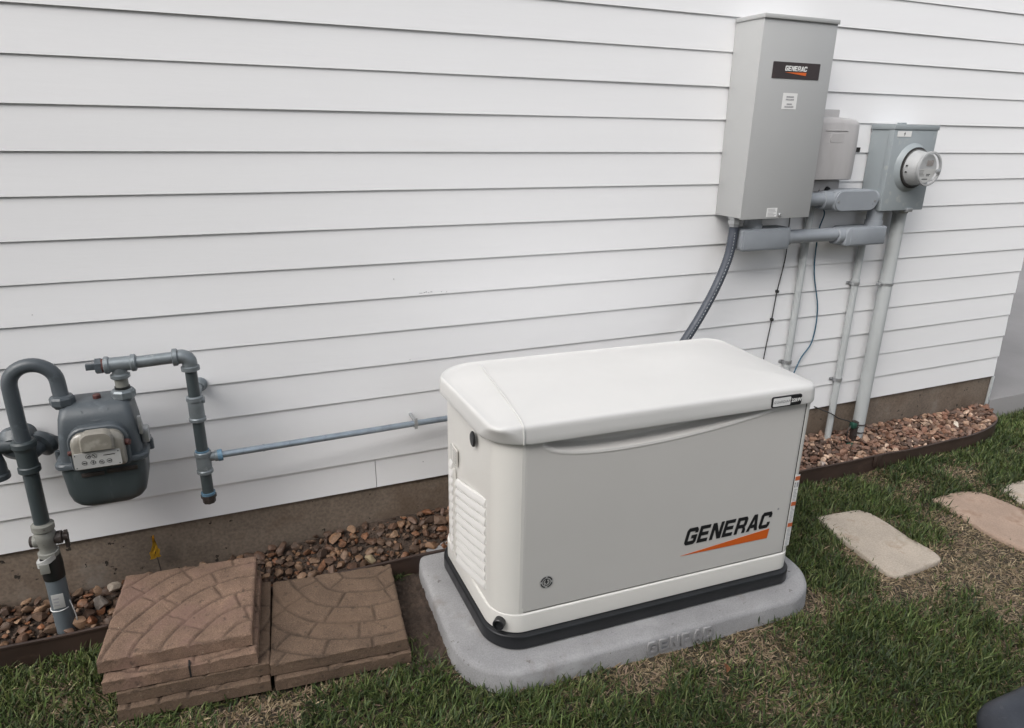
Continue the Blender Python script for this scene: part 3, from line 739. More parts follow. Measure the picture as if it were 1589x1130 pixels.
loft(bm, [[(MX0+.062+a, MY-.0013, MZ1-.040+b) for a, b in o], [(MX0+.062+a, MY-.002, MZ1-.040+b) for a, b in o]]); mobj('sticker_print', bm, M_ink, wl2)
for dz in (.0, -.028):
    bm = bmesh.new(); lathe(bm, (MC[0]-.0775, MY-.040, MC[2]+.012+dz), (-1, -.2, 0), [(-.004, .0035), (.0045, .0035)], 8); mobj('side_slot', bm, M_dark, core)
bm = bmesh.new(); box(bm, 2.99, 3.03, MY-.006, MY+.01, MZ0-.012, MZ0+.006, .002); mobj('latch', bm, M_galv)

# --- conduits
def conduit(name, x, y, r, z0, z1, m, label, straps, cat='conduit', hub=None, tilt=0):
    o = empty(name, (x, y, z0), label=label, cat=cat); off = Vector((x, y, z0))
    bm = bmesh.new(); tube(bm, [(x, y, z0), (x, y, (z0+z1)/2), (x+tilt, y, z1)], r, 24); obj('pipe', bm, m, o, off=off)
    for z, kind in straps:
        bm = bmesh.new()
        if kind == 'band':       # two-hole strap running to the wall with ears
            tube(bm, arc((x, y, z), r+.002, R(-180), R(0), (1, 0, 0), (0, 1, 0), 14), .001, 6)
            fr_ = rr(-1, 1, -1, 1, .1, 1)
            bm.free(); bm = bmesh.new()
            A = arc((x, y, 0), r+.0015, R(-185), R(5), (1, 0, 0), (0, 1, 0), 16); B = arc((x, y, 0), r+.004, R(-185), R(5), (1, 0, 0), (0, 1, 0), 16)
            ring = [(p.x, p.y) for p in A]+[(p.x, p.y) for p in B[::-1]]
            loft(bm, [[(a, b, z-.008) for a, b in ring], [(a, b, z+.008) for a, b in ring]])
            for s in (-1, 1):
                a, b = sorted((x+s*(r+.001), x+s*(r+.022))); box(bm, a, b, -.0025, -.0002, z-.008, z+.008, .0008)
                a, b = sorted((x+s*(r+.0012), x+s*(r+.004))); box(bm, a, b, min(y, -.003), -.002, z-.008, z+.008)
                lathe(bm, (x+s*(r+.012), -.0024, z), (0, -1, 0), [(0, .004), (.003, .0035)], 8)
            obj('pipe_strap', bm, M_galv, o, off=off)
        elif kind == 'clamp':
            lathe(bm, (x, y, z-.006), (0, 0, 1), [(0, r+.003), (.012, r+.003)], 20); box(bm, x-r-.03, x-r+.002, y-.006, y+.008, z-.006, z+.006, .002)
            lathe(bm, (x-r-.018, y-.008, z), (0, -1, 0), [(-.004, .007), (.006, .006)], 8); lathe(bm, (x-r-.034, y, z), (1, 0, 0), [(0, .004), (.02, .004)], 8)
            obj('pipe_clamp', bm, M_galv, o, off=off)
        elif kind == 'coupling':
            lathe(bm, (x, y, z-.014), (0, 0, 1), [(0, r+.0035), (.028, r+.0035)], 20); obj('coupling', bm, m, o, off=off)
    if hub:
        bm = bmesh.new(); lathe(bm, (x, y, z1-.03), (0, 0, 1), [(0, r+.004), (.012, r+.009), (.03, r+.010)], 10); obj('hub', bm, M_galv, o, off=off)
    return o
conduit('main_service_conduit', 3.056, -.045, .0315, -.26, 1.034, M_pvcl, 'thick pale grey conduit rising from the gravel to the electric meter box', [(.655, 'clamp')], hub=True)
conduit('narrow_conduit', 2.870, -.022, .0165, -.24, .885, M_pvcl, 'thin pale grey conduit into the gravel beside the thick one', [(.672, 'coupling'), (.16, 'band'), (.665, 'band')])
conduit('narrow_conduit', 2.508, -.020, .016, -.22, 1.125, M_pvcl, 'thin grey conduit running down behind the right corner of the generator', [(.298, 'band')])

def lb(bm, x0, x1, z0, z1, y0, y1, rad):
    o = rr(x0, x1, z0, z1, rad, 6)
    c = lambda d, y: [(a, y, b) for a, b in rr(x0+d, x1-d, z0+d, z1-d, tuple(max(.003, q-d) for q in rad), 6)]
    loft(bm, [c(0, y1), c(0, y0+.006), c(.002, y0+.002), c(.006, y0)])
# lower assembly: left body, pipe, right body
cb = empty('conduit_body_run', (2.2, -.07, .92), label='grey conduit run with two elbow boxes right under the tall grey box', cat='conduit'); CO = Vector((2.2, -.07, .92))
bm = bmesh.new(); lb(bm, 2.035, 2.300, .879, .974, -.130, -.045, (.022, .008, .008, .012)); lathe(bm, (2.285, -.085, .925), (1, 0, 0), [(0, .038), (.04, .038), (.042, .035)], 40)
lathe(bm, (2.12, -.088, .970), (0, 0, 1), [(0, .040), (.02, .040), (.02, .036), (.060, .036)], 24)
obj('elbow_box', bm, M_pvc, cb, off=CO)
bm = bmesh.new(); tube(bm, [(2.31, -.085, .925), (2.60, -.085, .925)], .0305, 24); obj('pipe', bm, M_pvc, cb, off=CO)
bm = bmesh.new(); lb(bm, 2.640, 2.893, .872, .956, -.125, -.030, (.015, .008, .008, .03)); lathe(bm, (2.650, -.083, .918), (-1, 0, 0), [(0, .0385), (.04, .0385), (.045, .035)], 40)
lathe(bm, (2.850, -.078, .950), (0, 0, 1), [(0, .039), (.03, .039), (.03, .035), (.085, .035)], 24)
obj('elbow_box', bm, M_pvc, cb, off=CO)
bm = bmesh.new(); box(bm, 2.046, 2.288, -.1325, -.1295, .888, .966, .0012); obj('cover_plate', bm, M_pvc, cb, off=CO)
bm = bmesh.new(); box(bm, 2.668, 2.885, -.1275, -.1245, .880, .950, .0012); obj('cover_plate', bm, M_pvc, cb, off=CO)
# upper assembly
cu_ = empty('conduit_elbow', (2.6, -.07, 1.08), label='grey conduit fitting with an oval screwed cover between the tall box and the meter', cat='conduit'); UO = Vector((2.6, -.07, 1.08))
bm = bmesh.new(); tube(bm, [(2.33, -.085, 1.085), (2.50, -.085, 1.085)], .030, 24); obj('pipe', bm, M_pvc, cu_, off=UO)
bm = bmesh.new(); lb(bm, 2.530, 2.800, 1.030, 1.124, -.120, -.030, (.044,)*4); lathe(bm, (2.560, -.080, 1.080), (-1, 0, 0), [(0, .041), (.045, .041), (.07, .040), (.073, .036)], 40)
lathe(bm, (2.77, -.075, 1.080), (1, 0, 0), [(0, .038), (.062, .038)], 24)
obj('elbow_box', bm, M_pvc, cu_, off=UO)
bm = bmesh.new(); c = lambda d, y: [(a, y, b) for a, b in rr(2.538+d, 2.797-d, 1.034+d, 1.120-d, .0425-d, 8)]
loft(bm, [c(0, -.119), c(0, -.1235), c(.0015, -.125)]); cv = obj('oval_cover', bm, M_pvc, cu_, off=UO)
for x in (2.556, 2.779):
    bm = bmesh.new(); lathe(bm, (x, -.1245, 1.075), (0, -1, 0), [(0, .006), (.002, .0055)], 12); obj('screw', bm, M_galv, cv, off=UO)

# cables
def cable(name, P, r, m, label, knots=()):
    off = Vector(P[0]); o = empty(name, off, label=label, cat='cable') if knots else None
    bm = bmesh.new(); tube(bm, spline(P, 10), r, 8)
    if not knots:
        c = obj(name, bm, m, None, off=off); c.location = off; tag(c, label, 'cable'); return c
    obj('wire', bm, m, o, off=off)
    for k in knots:
        bm = bmesh.new(); box(bm, k[0]-.006, k[0]+.006, k[1]-.008, .004, k[2]-.006, k[2]+.006, .002); obj('cable_clip', bm, m, o, off=off)
    return o
cable('blue_data_cable', [(2.475, -.05, 1.15), (2.49, -.03, 1.09), (2.60, -.012, 1.02), (2.589, -.008, .926), (2.602, -.007, .743), (2.664, -.007, .548), (2.663, -.007, .384), (2.60, -.012, .30), (2.53, -.04, .20), (2.50, -.06, .10), (2.50, -.05, -.1)], .0032, M_cableb, 'thin blue cable hanging down the siding behind the generator')
cable('black_thin_cable', [(2.404, -.006, 1.06), (2.404, -.006, .998), (2.406, -.006, .949), (2.412, -.006, .815), (2.391, -.006, .656), (2.382, -.006, .51), (2.368, -.006, .343), (2.36, -.006, .15), (2.36, -.006, -.1)], .0026, M_cablek, 'thin black cable clipped down the siding left of the thin conduit', knots=[(2.391, -.006, .656), (2.383, -.006, .52)])
cable('black_service_cable', [(2.50, -.045, 1.14), (2.503, -.05, 1.125), (2.503, -.05, 1.09)], .0055, M_cablek, 'short black cable end poking out beneath the beige utility box')
gw = empty('ground_wire', (2.74, -.01, .03), label='dark bonding wire with green clamps fixed at the foot of the thick conduit', cat='wire'); WO = Vector((2.74, -.01, .03))
bm = bmesh.new(); tube(bm, spline([(2.70, .006, .055), (2.76, .004, .015), (2.84, -.045, -.02), (2.90, -.045, -.055), (2.96, -.06, -.075), (2.975, -.075, -.09)], 10), .003, 8)
tube(bm, spline([(2.965, -.08, -.085), (2.935, -.085, -.12), (2.94, -.09, -.18), (2.955, -.10, -.21)], 8), .003, 8); obj('wire', bm, M_cablek, gw, off=WO)
bm = bmesh.new(); box(bm, 2.955, 2.985, -.098, -.070, -.105, -.075, .005); obj('green_clamp', bm, M_green, gw, off=WO)
bm = bmesh.new(); box(bm, 2.935, 2.985, -.115, -.085, -.215, -.185, .006); obj('green_clamp', bm, M_green, gw, off=WO)
bm = bmesh.new(); box(bm, 2.975, 2.998, -.095, -.065, -.20, -.07, .004)
for z in (-.105, -.15): tube(bm, arc((3.056, -.045, z), .0355, R(-200), R(-75), (1, 0, 0), (0, 1, 0), 10), .003, 6)
lathe(bm, (2.985, -.09, -.10), (0, -1, 0), [(0, .007), (.012, .006)], 8); lathe(bm, (2.985, -.09, -.15), (0, -1, 0), [(0, .007), (.012, .006)], 8)
obj('pipe_bond_clamp', bm, M_iron, gw, off=WO)

# ------------------------------------------------------------------ gas meter set
GY = -.15
rs = empty('gas_riser', (-.607, GY, -.25), label='painted gas riser with U-bend top and valve rising out of the left gravel bed', cat='gas pipe'); RO = Vector((-.607, GY, -.25))
def robj(name, bm, m, parent=rs, **k): return obj(name, bm, m, parent, off=RO, **k)
bm = bmesh.new(); tube(bm, [(-.607, GY, -.27), (-.607, GY, -.02)], .0285, 24); robj('sleeve_pipe', bm, M_sleeve)
bm = bmesh.new(); tube(bm, [(-.607, GY, -.024), (-.607, GY, .03), (-.606, GY, .06)], [.0305, .0315, .028], 24); robj('black_tape_wrap', bm, M_dkplastic)
bm = bmesh.new()
lathe(bm, (-.607, GY, .055), (0, 0, 1), [(0, .026), (.006, .030), (.018, .030), (.020, .025), (.032, .023), (.045, .026), (.062, .030), (.080, .030), (.092, .026), (.098, .0315), (.116, .0315), (.118, .024), (.122, .022)], 16)
lathe(bm, (-.607, GY, .115), (-1, 0, 0), [(0, .022), (.030, .021), (.034, .018)], 16)
valve = robj('shutoff_valve', bm, M_brass, smooth=25)
bm = bmesh.new(); lathe(bm, (-.638, GY, .115), (-1, 0, 0), [(0, .018), (.010, .018), (.012, .014)], 12); robj('valve_end', bm, M_iron, valve)
bm = bmesh.new(); lathe(bm, (-.583, GY, .115), (1, 0, 0), [(0, .019), (.010, .021), (.020, .021), (.022, .013), (.036, .013)], 12); box(bm, -.558, -.546, GY-.008, GY+.008, .075, .135, .003); robj('valve_head', bm, M_iron, valve)
bm = bmesh.new(); lathe(bm, (-.612, GY, .040), (0, 0, 1), [(0, .033), (.020, .0335)], 16); 
for v in bm.verts: v.co.z += (v.co.x+.612)*.55
robj('tag_band', bm, M_dial)
bm = bmesh.new(); box(bm, -.632, -.606, GY-.036, GY-.032, .012, .046, .001); robj('brass_tag', bm, M_brass)
bm = bmesh.new(); tube(bm, [(-.607, GY, .165), (-.606, GY, .355)], .0215, 24); robj('lower_pipe', bm, M_gaspipe)
# tee body of the regulator
bm = bmesh.new()
lathe(bm, (-.606, GY, .352), (0, 0, 1), [(0, .026), (.004, .030), (.020, .030), (.023, .027), (.070, .027), (.082, .030), (.086, .033), (.100, .033), (.106, .029)], 24)
robj('regulator_tee', bm, M_gaspipe)
bm = bmesh.new()
lathe(bm, (-.606, GY+.005, .400), (.55, .8, .25), [(0, .02), (.05, .022), (.055, .040), (.075, .042), (.078, .02)], 20)
lathe(bm, (-.640, GY+.050, .425), (.15, .95, .1), [(-.02, .03), (.0, .052), (.010, .055), (.020, .055), (.03, .045), (.055, .03), (.085, .03)], 28)
lathe(bm, (-.700, GY+.035, .395), (0, 0, -1), [(-.05, .016), (.0, .026), (.02, .030), (.045, .030), (.05, .034), (.065, .034), (.067, .030)], 20)
lathe(bm, (-.612, GY+.045, .43), (-1, 0, 0), [(0, .022), (.09, .024)], 16)
lathe(bm, (-.560, GY+.062, .415), (.7, -.5, -.2), [(-.03, .030), (.012, .030), (.016, .024), (.03, .010)], 6)
robj('pressure_regulator', bm, M_gas, smooth=30)
bm = bmesh.new(); lathe(bm, (-.700, GY+.03, .435), (-1, 0, 0), [(-.004, .0155), (.08, .0155)], 20); rc = robj('regulator_cap', bm, M_white)
bm = bmesh.new(); lathe(bm, (-.700, GY+.03, .4205), (-1, 0, 0), [(-.006, .012), (.08, .012)], 20); robj('red_seal', bm, M_red, rc)
# U bend into meter
UX0, UX1, UZ = -.608, -.488, .628
ub = [(UX0+.004, GY, .445), (UX0, GY, .52), (UX0, GY, UZ-.01)] + arc(((UX0+UX1)/2, GY, UZ), (UX1-UX0)/2, math.pi, 0, (1, 0, 0), (0, 0, 1), 20) + [(UX1+.002, GY-.006, .60), (UX1+.006, GY-.012, .565)]
bm = bmesh.new(); tube(bm, ub, .0208, 24); robj('u_bend', bm, M_gas, smooth=60)
# small pieces on the riser
bm = bmesh.new(); box(bm, -.622, -.588, GY-.0305, GY-.0290, -.125, -.072, .0006)
pt_ = robj('paper_tag', bm, M_dial)
bm = bmesh.new(); lines(bm, GY-.0305, -.618, -.600, -.118, -.082, 3, .005, 3); robj('tag_print', bm, M_grey_ink, pt_)
bm = bmesh.new(); tube(bm, arc((-.607, GY, -.135), .0305, R(-200), R(-40), (1, 0, .1), (0, 1, .0), 14), .0016, 6); tube(bm, spline([(-.578, GY-.016, -.11), (-.572, GY-.02, -.14), (-.570, GY-.014, -.18), (-.572, GY-.01, -.21)], 6), .0016, 6); robj('white_tie_wire', bm, M_white)

gm = empty('gas_meter', (-.40, -.15, .24), label='blue grey residential gas meter with a row of small dials behind a dusty cover', cat='gas meter'); MO2 = Vector((-.40, -.15, .24))
def gmo(name, bm, m, parent=gm, **k): return obj(name, bm, m, parent, off=MO2, **k)
gx0, gx1 = -.512, -.286
def mr(dx, y0, y1, z, r):
    return [(x, y, z) for x, y in rr(gx0+dx, gx1-dx, y0, y1, r, 6)]
bm = bmesh.new()
loft(bm, [mr(.004, -.232, -.078, .399, .022), mr(.006, -.231, -.079, .44, .022), mr(.010, -.228, -.081, .49, .022), mr(.015, -.222, -.084, .530, .022), mr(.020, -.205, -.088, .552, .022), mr(.028, -.190, -.094, .562, .02), mr(.038, -.176, -.100, .566, .015)])
gmo('upper_case', bm, M_gas, smooth=50)
bm = bmesh.new()
loft(bm, [mr(-.008, -.244, -.068, .379, .028), mr(-.012, -.248, -.064, .383, .03), mr(-.012, -.248, -.064, .394, .03), mr(-.008, -.244, -.068, .399, .028)])
for sx in (gx0-.013, gx1+.013):
    lathe(bm, (sx, -.15, .374), (0, 0, 1), [(0, .009), (.034, .009)], 8)
gmo('flange', bm, M_gas, smooth=40)
bm = bmesh.new()
loft(bm, [mr(.060, -.205, -.105, .236, .02), mr(.040, -.220, -.092, .239, .03), mr(.024, -.230, -.084, .248, .035), mr(.012, -.236, -.078, .264, .035), mr(.006, -.239, -.074, .29, .032), mr(.002, -.240, -.073, .34, .03), mr(.0, -.240, -.072, .380, .028)])
gmo('lower_case', bm, M_gaspipe, smooth=50)  # darker colour than the upper case, standing in for shading on the lower half
# index housing
bm = bmesh.new()
def ir(d, y): return [(a, y, b) for a, b in rr(-.476+d, -.318-d, .376+d, .512-d*1.2, (.014, .014, .045, .045), 6)]
loft(bm, [ir(0, -.225), ir(0, -.250), ir(.003, -.254)]); gmo('index_frame', bm, M_gas)
bm = bmesh.new()
def ir2(d, y, zt=.0): return [(a, y, b) for a, b in rr(-.466+d, -.328-d, .386+d, .500-d-zt, (.010, .010, .032, .032), 6)]
loft(bm, [ir2(0, -.252), ir2(0, -.268), ir2(.004, -.276, .004), ir2(.010, -.279, .01)]); idxc = gmo('index_cover', bm, M_clear, smooth=40)
bm = bmesh.new()
for i in range(9):
    pass
hood = []
for t in (0, .12, .3, .5, .7, .88, 1.):
    x = -.438+.085*t; hood.append(x)
o = rr(-.440, -.352, .449, .508, (.004, .004, .026, .026), 6)
loft(bm, [[(a, -.262, b) for a, b in o], [(a, -.284, b-.002) for a, b in o], [(-.396+(a+.396)*.88, -.291, .47+(b-.47)*.86) for a, b in o]])
gmo('index_window', bm, M_clear, idxc, smooth=50)
bm = bmesh.new(); plate(bm, -.279, -.462, -.340, .394, .444, .004, .0025); dp = gmo('dial_plate', bm, M_dial, idxc)
bm = bmesh.new()
YD = -.2818
for (x, z, a) in ((-.424, .432, .5), (-.408, .432, 2.2), (-.436, .413, .1), (-.414, .412, 1.4), (-.392, .410, 2.9), (-.372, .411, .2)):
    ring_arc(bm, x, z, .0058, .0068, 0, 6.2, YD, 18, .0004)
    dx, dz = math.cos(a)*.0055, math.sin(a)*.0055; nx_, nz_ = -math.sin(a)*.0016, math.cos(a)*.0016
    o = [(x-dx*.5-nx_, z-dz*.5-nz_), (x+dx-nx_*.3, z+dz-nz_*.3), (x+dx+nx_*.3, z+dz+nz_*.3), (x-dx*.5+nx_, z-dz*.5+nz_)]
    loft(bm, [[(p, YD-.0002, q_) for p, q_ in o], [(p, YD-.001, q_) for p, q_ in o]])
lines(bm, YD+.0002, -.385, -.352, .427, .434, 1, .0022, 4); 
for x in (-.457, -.346):
    for z in (.399, .438): lathe(bm, (x, YD+.0003, z), (0, -1, 0), [(0, .0018), (.0006, .0018)], 8)
gmo('dial_print', bm, M_ink, dp)
bm = bmesh.new(); lathe(bm, (-.470, -.252, .438), (-1, -.3, 0), [(-.006, .008), (.008, .007), (.009, .004)], 12); gmo('red_seal', bm, M_red)
bm = bmesh.new(); lathe(bm, (-.322, -.256, .452), (1, -.5, 0), [(-.008, .011), (.008, .009), (.009, .004)], 12); gmo('red_seal', bm, M_red)
bm = bmesh.new(); box(bm, -.458, -.398, -.2445, -.238, .350, .362, .001); box(bm, -.390, -.308, -.2445, -.238, .352, .366, .001); gmo('serial_badge', bm, M_iron)
bm = bmesh.new(); ring_arc(bm, -.397, .556, .034, .037, math.pi+.15, 2*math.pi-.15, -.2105, 20, .004)
for v in bm.verts: v.co.y = -.2245+(v.co.z-.520)*.95 if False else v.co.y-.002+(v.co.z-.535)*.55
gmo('hood_rib', bm, M_gas)
bm = bmesh.new(); lathe(bm, (-.395, -.155, .562), (0, 0, 1), [(0, .011), (.014, .011), (.017, .008)], 12); gmo('red_top_plug', bm, M_red)
bm = bmesh.new(); box(bm, gx1-.004, gx1+.018, -.20, -.16, .415, .465, .006); box(bm, gx1-.006, gx1+.005, -.212, -.196, .452, .510, .002); gmo('side_bracket', bm, M_galv)
for nm, x in (('inlet_union', UX1+.005), ('outlet_union', -.322)):
    bm = bmesh.new(); y = GY-.012 if x < -.4 else GY-.010
    lathe(bm, (x, y, .552), (0, 0, 1), [(0, .025), (.008, .030), (.012, .034), (.030, .034), (.036, .030), (.038, .0235)], 8); gmo(nm, bm, M_gasg if x > -.4 else M_gas, smooth=20)

ou = empty('gas_outlet_piping', (-.322, -.16, .59), label='weathered gas outlet piping with tee, elbow and capped drop leg right of the meter', cat='gas pipe'); OO = Vector((-.322, -.16, .59)); OY = -.16
def oo(name, bm, m, parent=ou, **k): return obj(name, bm, m, parent, off=OO, **k)
TZ = .668
bm = bmesh.new(); tube(bm, [(-.322, OY, .588), (-.322, OY, .632)], .0185, 20); oo('nipple', bm, M_brass)
bm = bmesh.new(); tube(bm, [(-.322, OY, .5885), (-.322, OY, .5975)], .0215, 20); oo('insulating_gasket', bm, M_dkplastic)
bm = bmesh.new(); lathe(bm, (-.322, OY, .624), (0, 0, 1), [(0, .024), (.003, .0275), (.012, .0275), (.016, .021), (.04, .020)], 24)
lathe(bm, (-.360, OY, TZ), (1, 0, 0), [(0, .024), (.003, .0265), (.012, .0265), (.016, .0225), (.070, .0225), (.074, .0265), (.084, .0265), (.087, .023)], 24); oo('tee', bm, M_gasg, smooth=35)
bm = bmesh.new(); lathe(bm, (-.362, OY, TZ), (-1, 0, 0), [(-.004, .0215), (.004, .0215)], 20); oo('red_thread_seal', bm, M_red)
bm = bmesh.new(); lathe(bm, (-.366, OY, TZ), (-1, 0, 0), [(-.001, .024), (.016, .024), (.017, .018)], 6)
box(bm, -.408, -.382, OY-.008, OY+.008, TZ-.009, TZ+.009, .001); oo('tee_plug', bm, M_gas)
EZ = .668; EX = -.127
bm = bmesh.new(); tube(bm, [(-.276, OY, TZ), (-.16, OY, EZ+.004)], .0185, 20); oo('cross_pipe', bm, M_gasg)
bm = bmesh.new(); A = [(-.170, OY, EZ+.004), (-.158, OY, EZ+.004)]+arc((-.150, OY, EZ-.019), .023, R(90), 0, (1, 0, 0), (0, 0, 1), 10)+[(EX, OY, EZ-.035)]
tube(bm, A, .0225, 24); lathe(bm, (-.174, OY, EZ+.004), (1, 0, 0), [(0, .023), (.002, .0275), (.014, .0275), (.017, .023)], 24); lathe(bm, (EX, OY, EZ-.044), (0, 0, 1), [(0, .023), (.002, .0275), (.014, .0275), (.017, .023)], 24)
oo('elbow', bm, M_gasg, smooth=50)
bm = bmesh.new(); tube(bm, [(EX, OY, .16), (EX, OY, .635)], .0178, 24); oo('drop_pipe', bm, M_gaspipe)
bm = bmesh.new(); lathe(bm, (EX, OY, .450), (0, 0, 1), [(0, .0225), (.003, .0262), (.012, .0262), (.015, .0235), (.070, .0235), (.073, .0262), (.085, .0262), (.088, .022)], 20)
oo('coupling', bm, M_gasg, smooth=35)
bm = bmesh.new(); tube(bm, [(EX+.006, OY+.01, .520), (EX+.012, -.01, .520)], .011, 12); lathe(bm, (EX+.012, -.001, .520), (0, -1, 0), [(0, .025), (.008, .025), (.014, .018), (.03, .013)], 20)
box(bm, EX-.003, EX+.029, OY-.014, OY+.018, .514, .526, .002)
oo('wall_standoff', bm, M_gasg, smooth=35)
bm = bmesh.new(); lathe(bm, (EX, OY, .262), (0, 0, 1), [(0, .0225), (.003, .0258), (.012, .0258), (.015, .0235), (.062, .0235), (.065, .0258), (.077, .0258), (.080, .022)], 20)
lathe(bm, (EX, OY, .318), (1, .0, 0), [(0, .015), (.034, .015), (.036, .018), (.046, .018)], 20); oo('lower_tee', bm, M_gasg, smooth=35)
bm = bmesh.new(); bm.free()
for a_, b_, r_ in (((EX, OY, .341), (EX, OY, .347), .0215), ((EX, OY, .182), (EX, OY, .192), .0225), ((-.082, OY, .318), (-.068, OY, .319), .0195)):
    bm = bmesh.new(); tube(bm, [a_, b_], r_, 18); oo('blue_thread_tape', bm, M_bluetape)
bm = bmesh.new(); lathe(bm, (EX, OY, .183), (0, 0, -1), [(0, .0245), (.012, .0245), (.014, .021), (.030, .020), (.034, .012)], 8); oo('drip_cap', bm, M_iron, smooth=20)
gl = empty('gas_branch_line', (-.06, -.16, .32), label='thin galvanised gas pipe along the siding from meter piping to generator', cat='gas pipe'); LO = Vector((-.06, -.16, .32))
bm = bmesh.new(); P = [(-.078, OY, .3195), (.20, -.1245, .3065), (.45, -.0915, .2945), (.72, -.056, .2815), (.95, -.040, .27), (1.05, -.07, .265), (1.12, -.2, .26)]
tube(bm, spline(P, 8), .0115, 16); obj('pipe', bm, M_thinpipe, gl, off=LO)
def onl(x): t = (x+.078)/.798; return (x, OY+.104*t, .3195-.038*t)
DL = Vector(onl(.7))-Vector(onl(0)); DL.normalize()
bm = bmesh.new(); q_ = onl(.608); lathe(bm, q_, DL, [(0, .0145), (.014, .0145)], 16); box(bm, q_[0]+.001, q_[0]+.013, q_[1]+.008, .004, q_[2]+.006, q_[2]+.016, .001); box(bm, q_[0]+.001, q_[0]+.013, q_[1]-.014, q_[1]-.010, q_[2]-.018, q_[2]+.026, .001)
obj('pipe_clamp', bm, M_galv, gl, off=LO)
bm = bmesh.new(); lathe(bm, onl(.06), DL, [(0, .013), (.006, .013)], 12); obj('pipe_ring', bm, M_thinpipe, gl, off=LO)

# ------------------------------------------------------------------ pavers (stamped fan pattern as real relief)
def groove_field(S, flip):
    """groove segments in local coords 0..S"""
    cx, cy_ = (S*1.02, -S*.12) if not flip else (S*.62, S*1.12)
    return cx, cy_
def paver_mesh(S, th, seed, corner, m):
    N = 88; rgn = random.Random(seed); c = corner
    radii = [.27, .46, .65, .84, 1.02, 1.20, 1.38]
    g = np.linspace(-S/2, S/2, N+1); X, Y = np.meshgrid(g, g)
    dx, dy = X-c[0]*S, Y-c[1]*S; rad = np.hypot(dx, dy)/S; ang = np.arctan2(dy, dx)
    wob = .010*np.sin(ang*7+seed)
    depth = np.zeros_like(X)
    def groove(d, w=.017): return np.clip(1.5-1.5*np.abs(d)/w, 0, 1)
    band = np.searchsorted(radii, (rad+wob).ravel()).reshape(rad.shape)
    for rr_ in radii: depth = np.maximum(depth, groove(rad+wob-rr_))
    for b in range(len(radii)+1):
        r_mid = (radii[b-1] if b else 0)+.07; nseg = max(3, int(r_mid*6.2831/.34)); ph = rgn.random()*6.28
        rad_a = ((ang+ph) % (2*math.pi/nseg)); rad_a = np.minimum(rad_a, 2*math.pi/nseg-rad_a)*rad
        depth = np.maximum(depth, np.where(band == b, groove(rad_a, .015), 0))
    depth = depth*depth*(3-2*depth)*(.6+.4*vnoise(X*1., Y, 30, seed+9))
    Zt = -.0062*depth + (vnoise(X+seed, Y, 20, seed)-.5)*.004 + (vnoise(X, Y+seed, 70, seed+1)-.5)*.0022
    ed = np.minimum(np.minimum(X+S/2, S/2-X), np.minimum(Y+S/2, S/2-Y)); Zt -= .004*np.clip(1-ed/.006, 0, 1)**2
    V = [np.c_[X.ravel(), Y.ravel(), Zt.ravel()]]; idx = np.arange((N+1)**2).reshape(N+1, N+1)
    F = [np.stack([idx[:-1, :-1], idx[:-1, 1:], idx[1:, 1:], idx[1:, :-1]], -1).reshape(-1, 4)]
    loop = np.concatenate([idx[0, :-1], idx[:-1, -1], idx[-1, :0:-1], idx[:0:-1, 0]])
    top = V[0][loop]; k = len(loop); base = len(V[0]); cur = loop
    for zz, inset in ((-th*.35, -.0006), (-th*.7, .0), (-th, -.0002)):
        ring = top.copy(); ring[:, 2] = zz; nz = (vnoise(ring[:, 0]+ring[:, 1]*3, ring[:, 1]+zz*40, 60, seed+5)-.5)*.0022
        ring[:, :2] *= (1 + (nz+inset)/(S/2))[:, None]
        V.append(ring); nxt = np.arange(base, base+k); base += k
        F.append(np.stack([cur, nxt, np.roll(nxt, -1), np.roll(cur, -1)], -1)); cur = nxt
    V.append(np.array([[0, 0, -th]])); cidx = base
    q = np.stack([cur, np.full(k, cidx), np.roll(cur, -1), np.roll(cur, -1)], -1)
    F = np.vstack(F); V = np.vstack(V)
    dirt = np.ones(len(V)); dirt[:X.size] = 1-.42*depth.ravel()**.7
    tone = .9+.22*vnoise(V[:, 0]*1.3+V[:, 2]*9, V[:, 1], 9, seed+3)
    return V, F, dirt*tone
def paver(x, y, ztop, rz, seed, corner, label, m, S=.418, th=.043, tilt=(0, 0)):
    V, F, dt = paver_mesh(S, th, seed, corner, m)
    bc = np.array((.200, .129, .090) if m is M_paver else (.134, .089, .060))
    o = np_mesh('paver', V, F, m, colr=bc[None]*dt[:, None], label=label, cat='paver', group='brown stamped concrete pavers stacked on the lawn')
    o.data.set_sharp_from_angle(angle=R(50))
    o.location = (x, y, ztop); o.rotation_euler = (tilt[0], tilt[1], rz); return o
cL = (.62, -.62)
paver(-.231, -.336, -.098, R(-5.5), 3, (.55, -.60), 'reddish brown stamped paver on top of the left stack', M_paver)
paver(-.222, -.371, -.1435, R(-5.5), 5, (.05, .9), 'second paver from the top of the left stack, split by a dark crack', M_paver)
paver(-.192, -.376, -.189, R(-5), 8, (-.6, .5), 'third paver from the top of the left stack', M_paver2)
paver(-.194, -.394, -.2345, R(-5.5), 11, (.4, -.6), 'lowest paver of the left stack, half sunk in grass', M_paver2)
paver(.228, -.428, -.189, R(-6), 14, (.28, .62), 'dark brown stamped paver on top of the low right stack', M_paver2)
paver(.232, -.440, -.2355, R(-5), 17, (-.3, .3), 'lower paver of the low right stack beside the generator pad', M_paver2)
# crack filler seen in the second paver's face
bm = bmesh.new(); box(bm, -.223, -.2175, -.5825, -.55, -.1865, -.1445)
o = obj('crack', bm, M_dark, None); pv = [q_ for q_ in bpy.data.objects if q_.name.startswith('paver') and 'second' in q_.get('label', '')][0]
o.parent = pv; o.matrix_parent_inverse = (Matrix.Translation(pv.location) @ Matrix.Rotation(R(-5.5), 4, 'Z')).inverted()

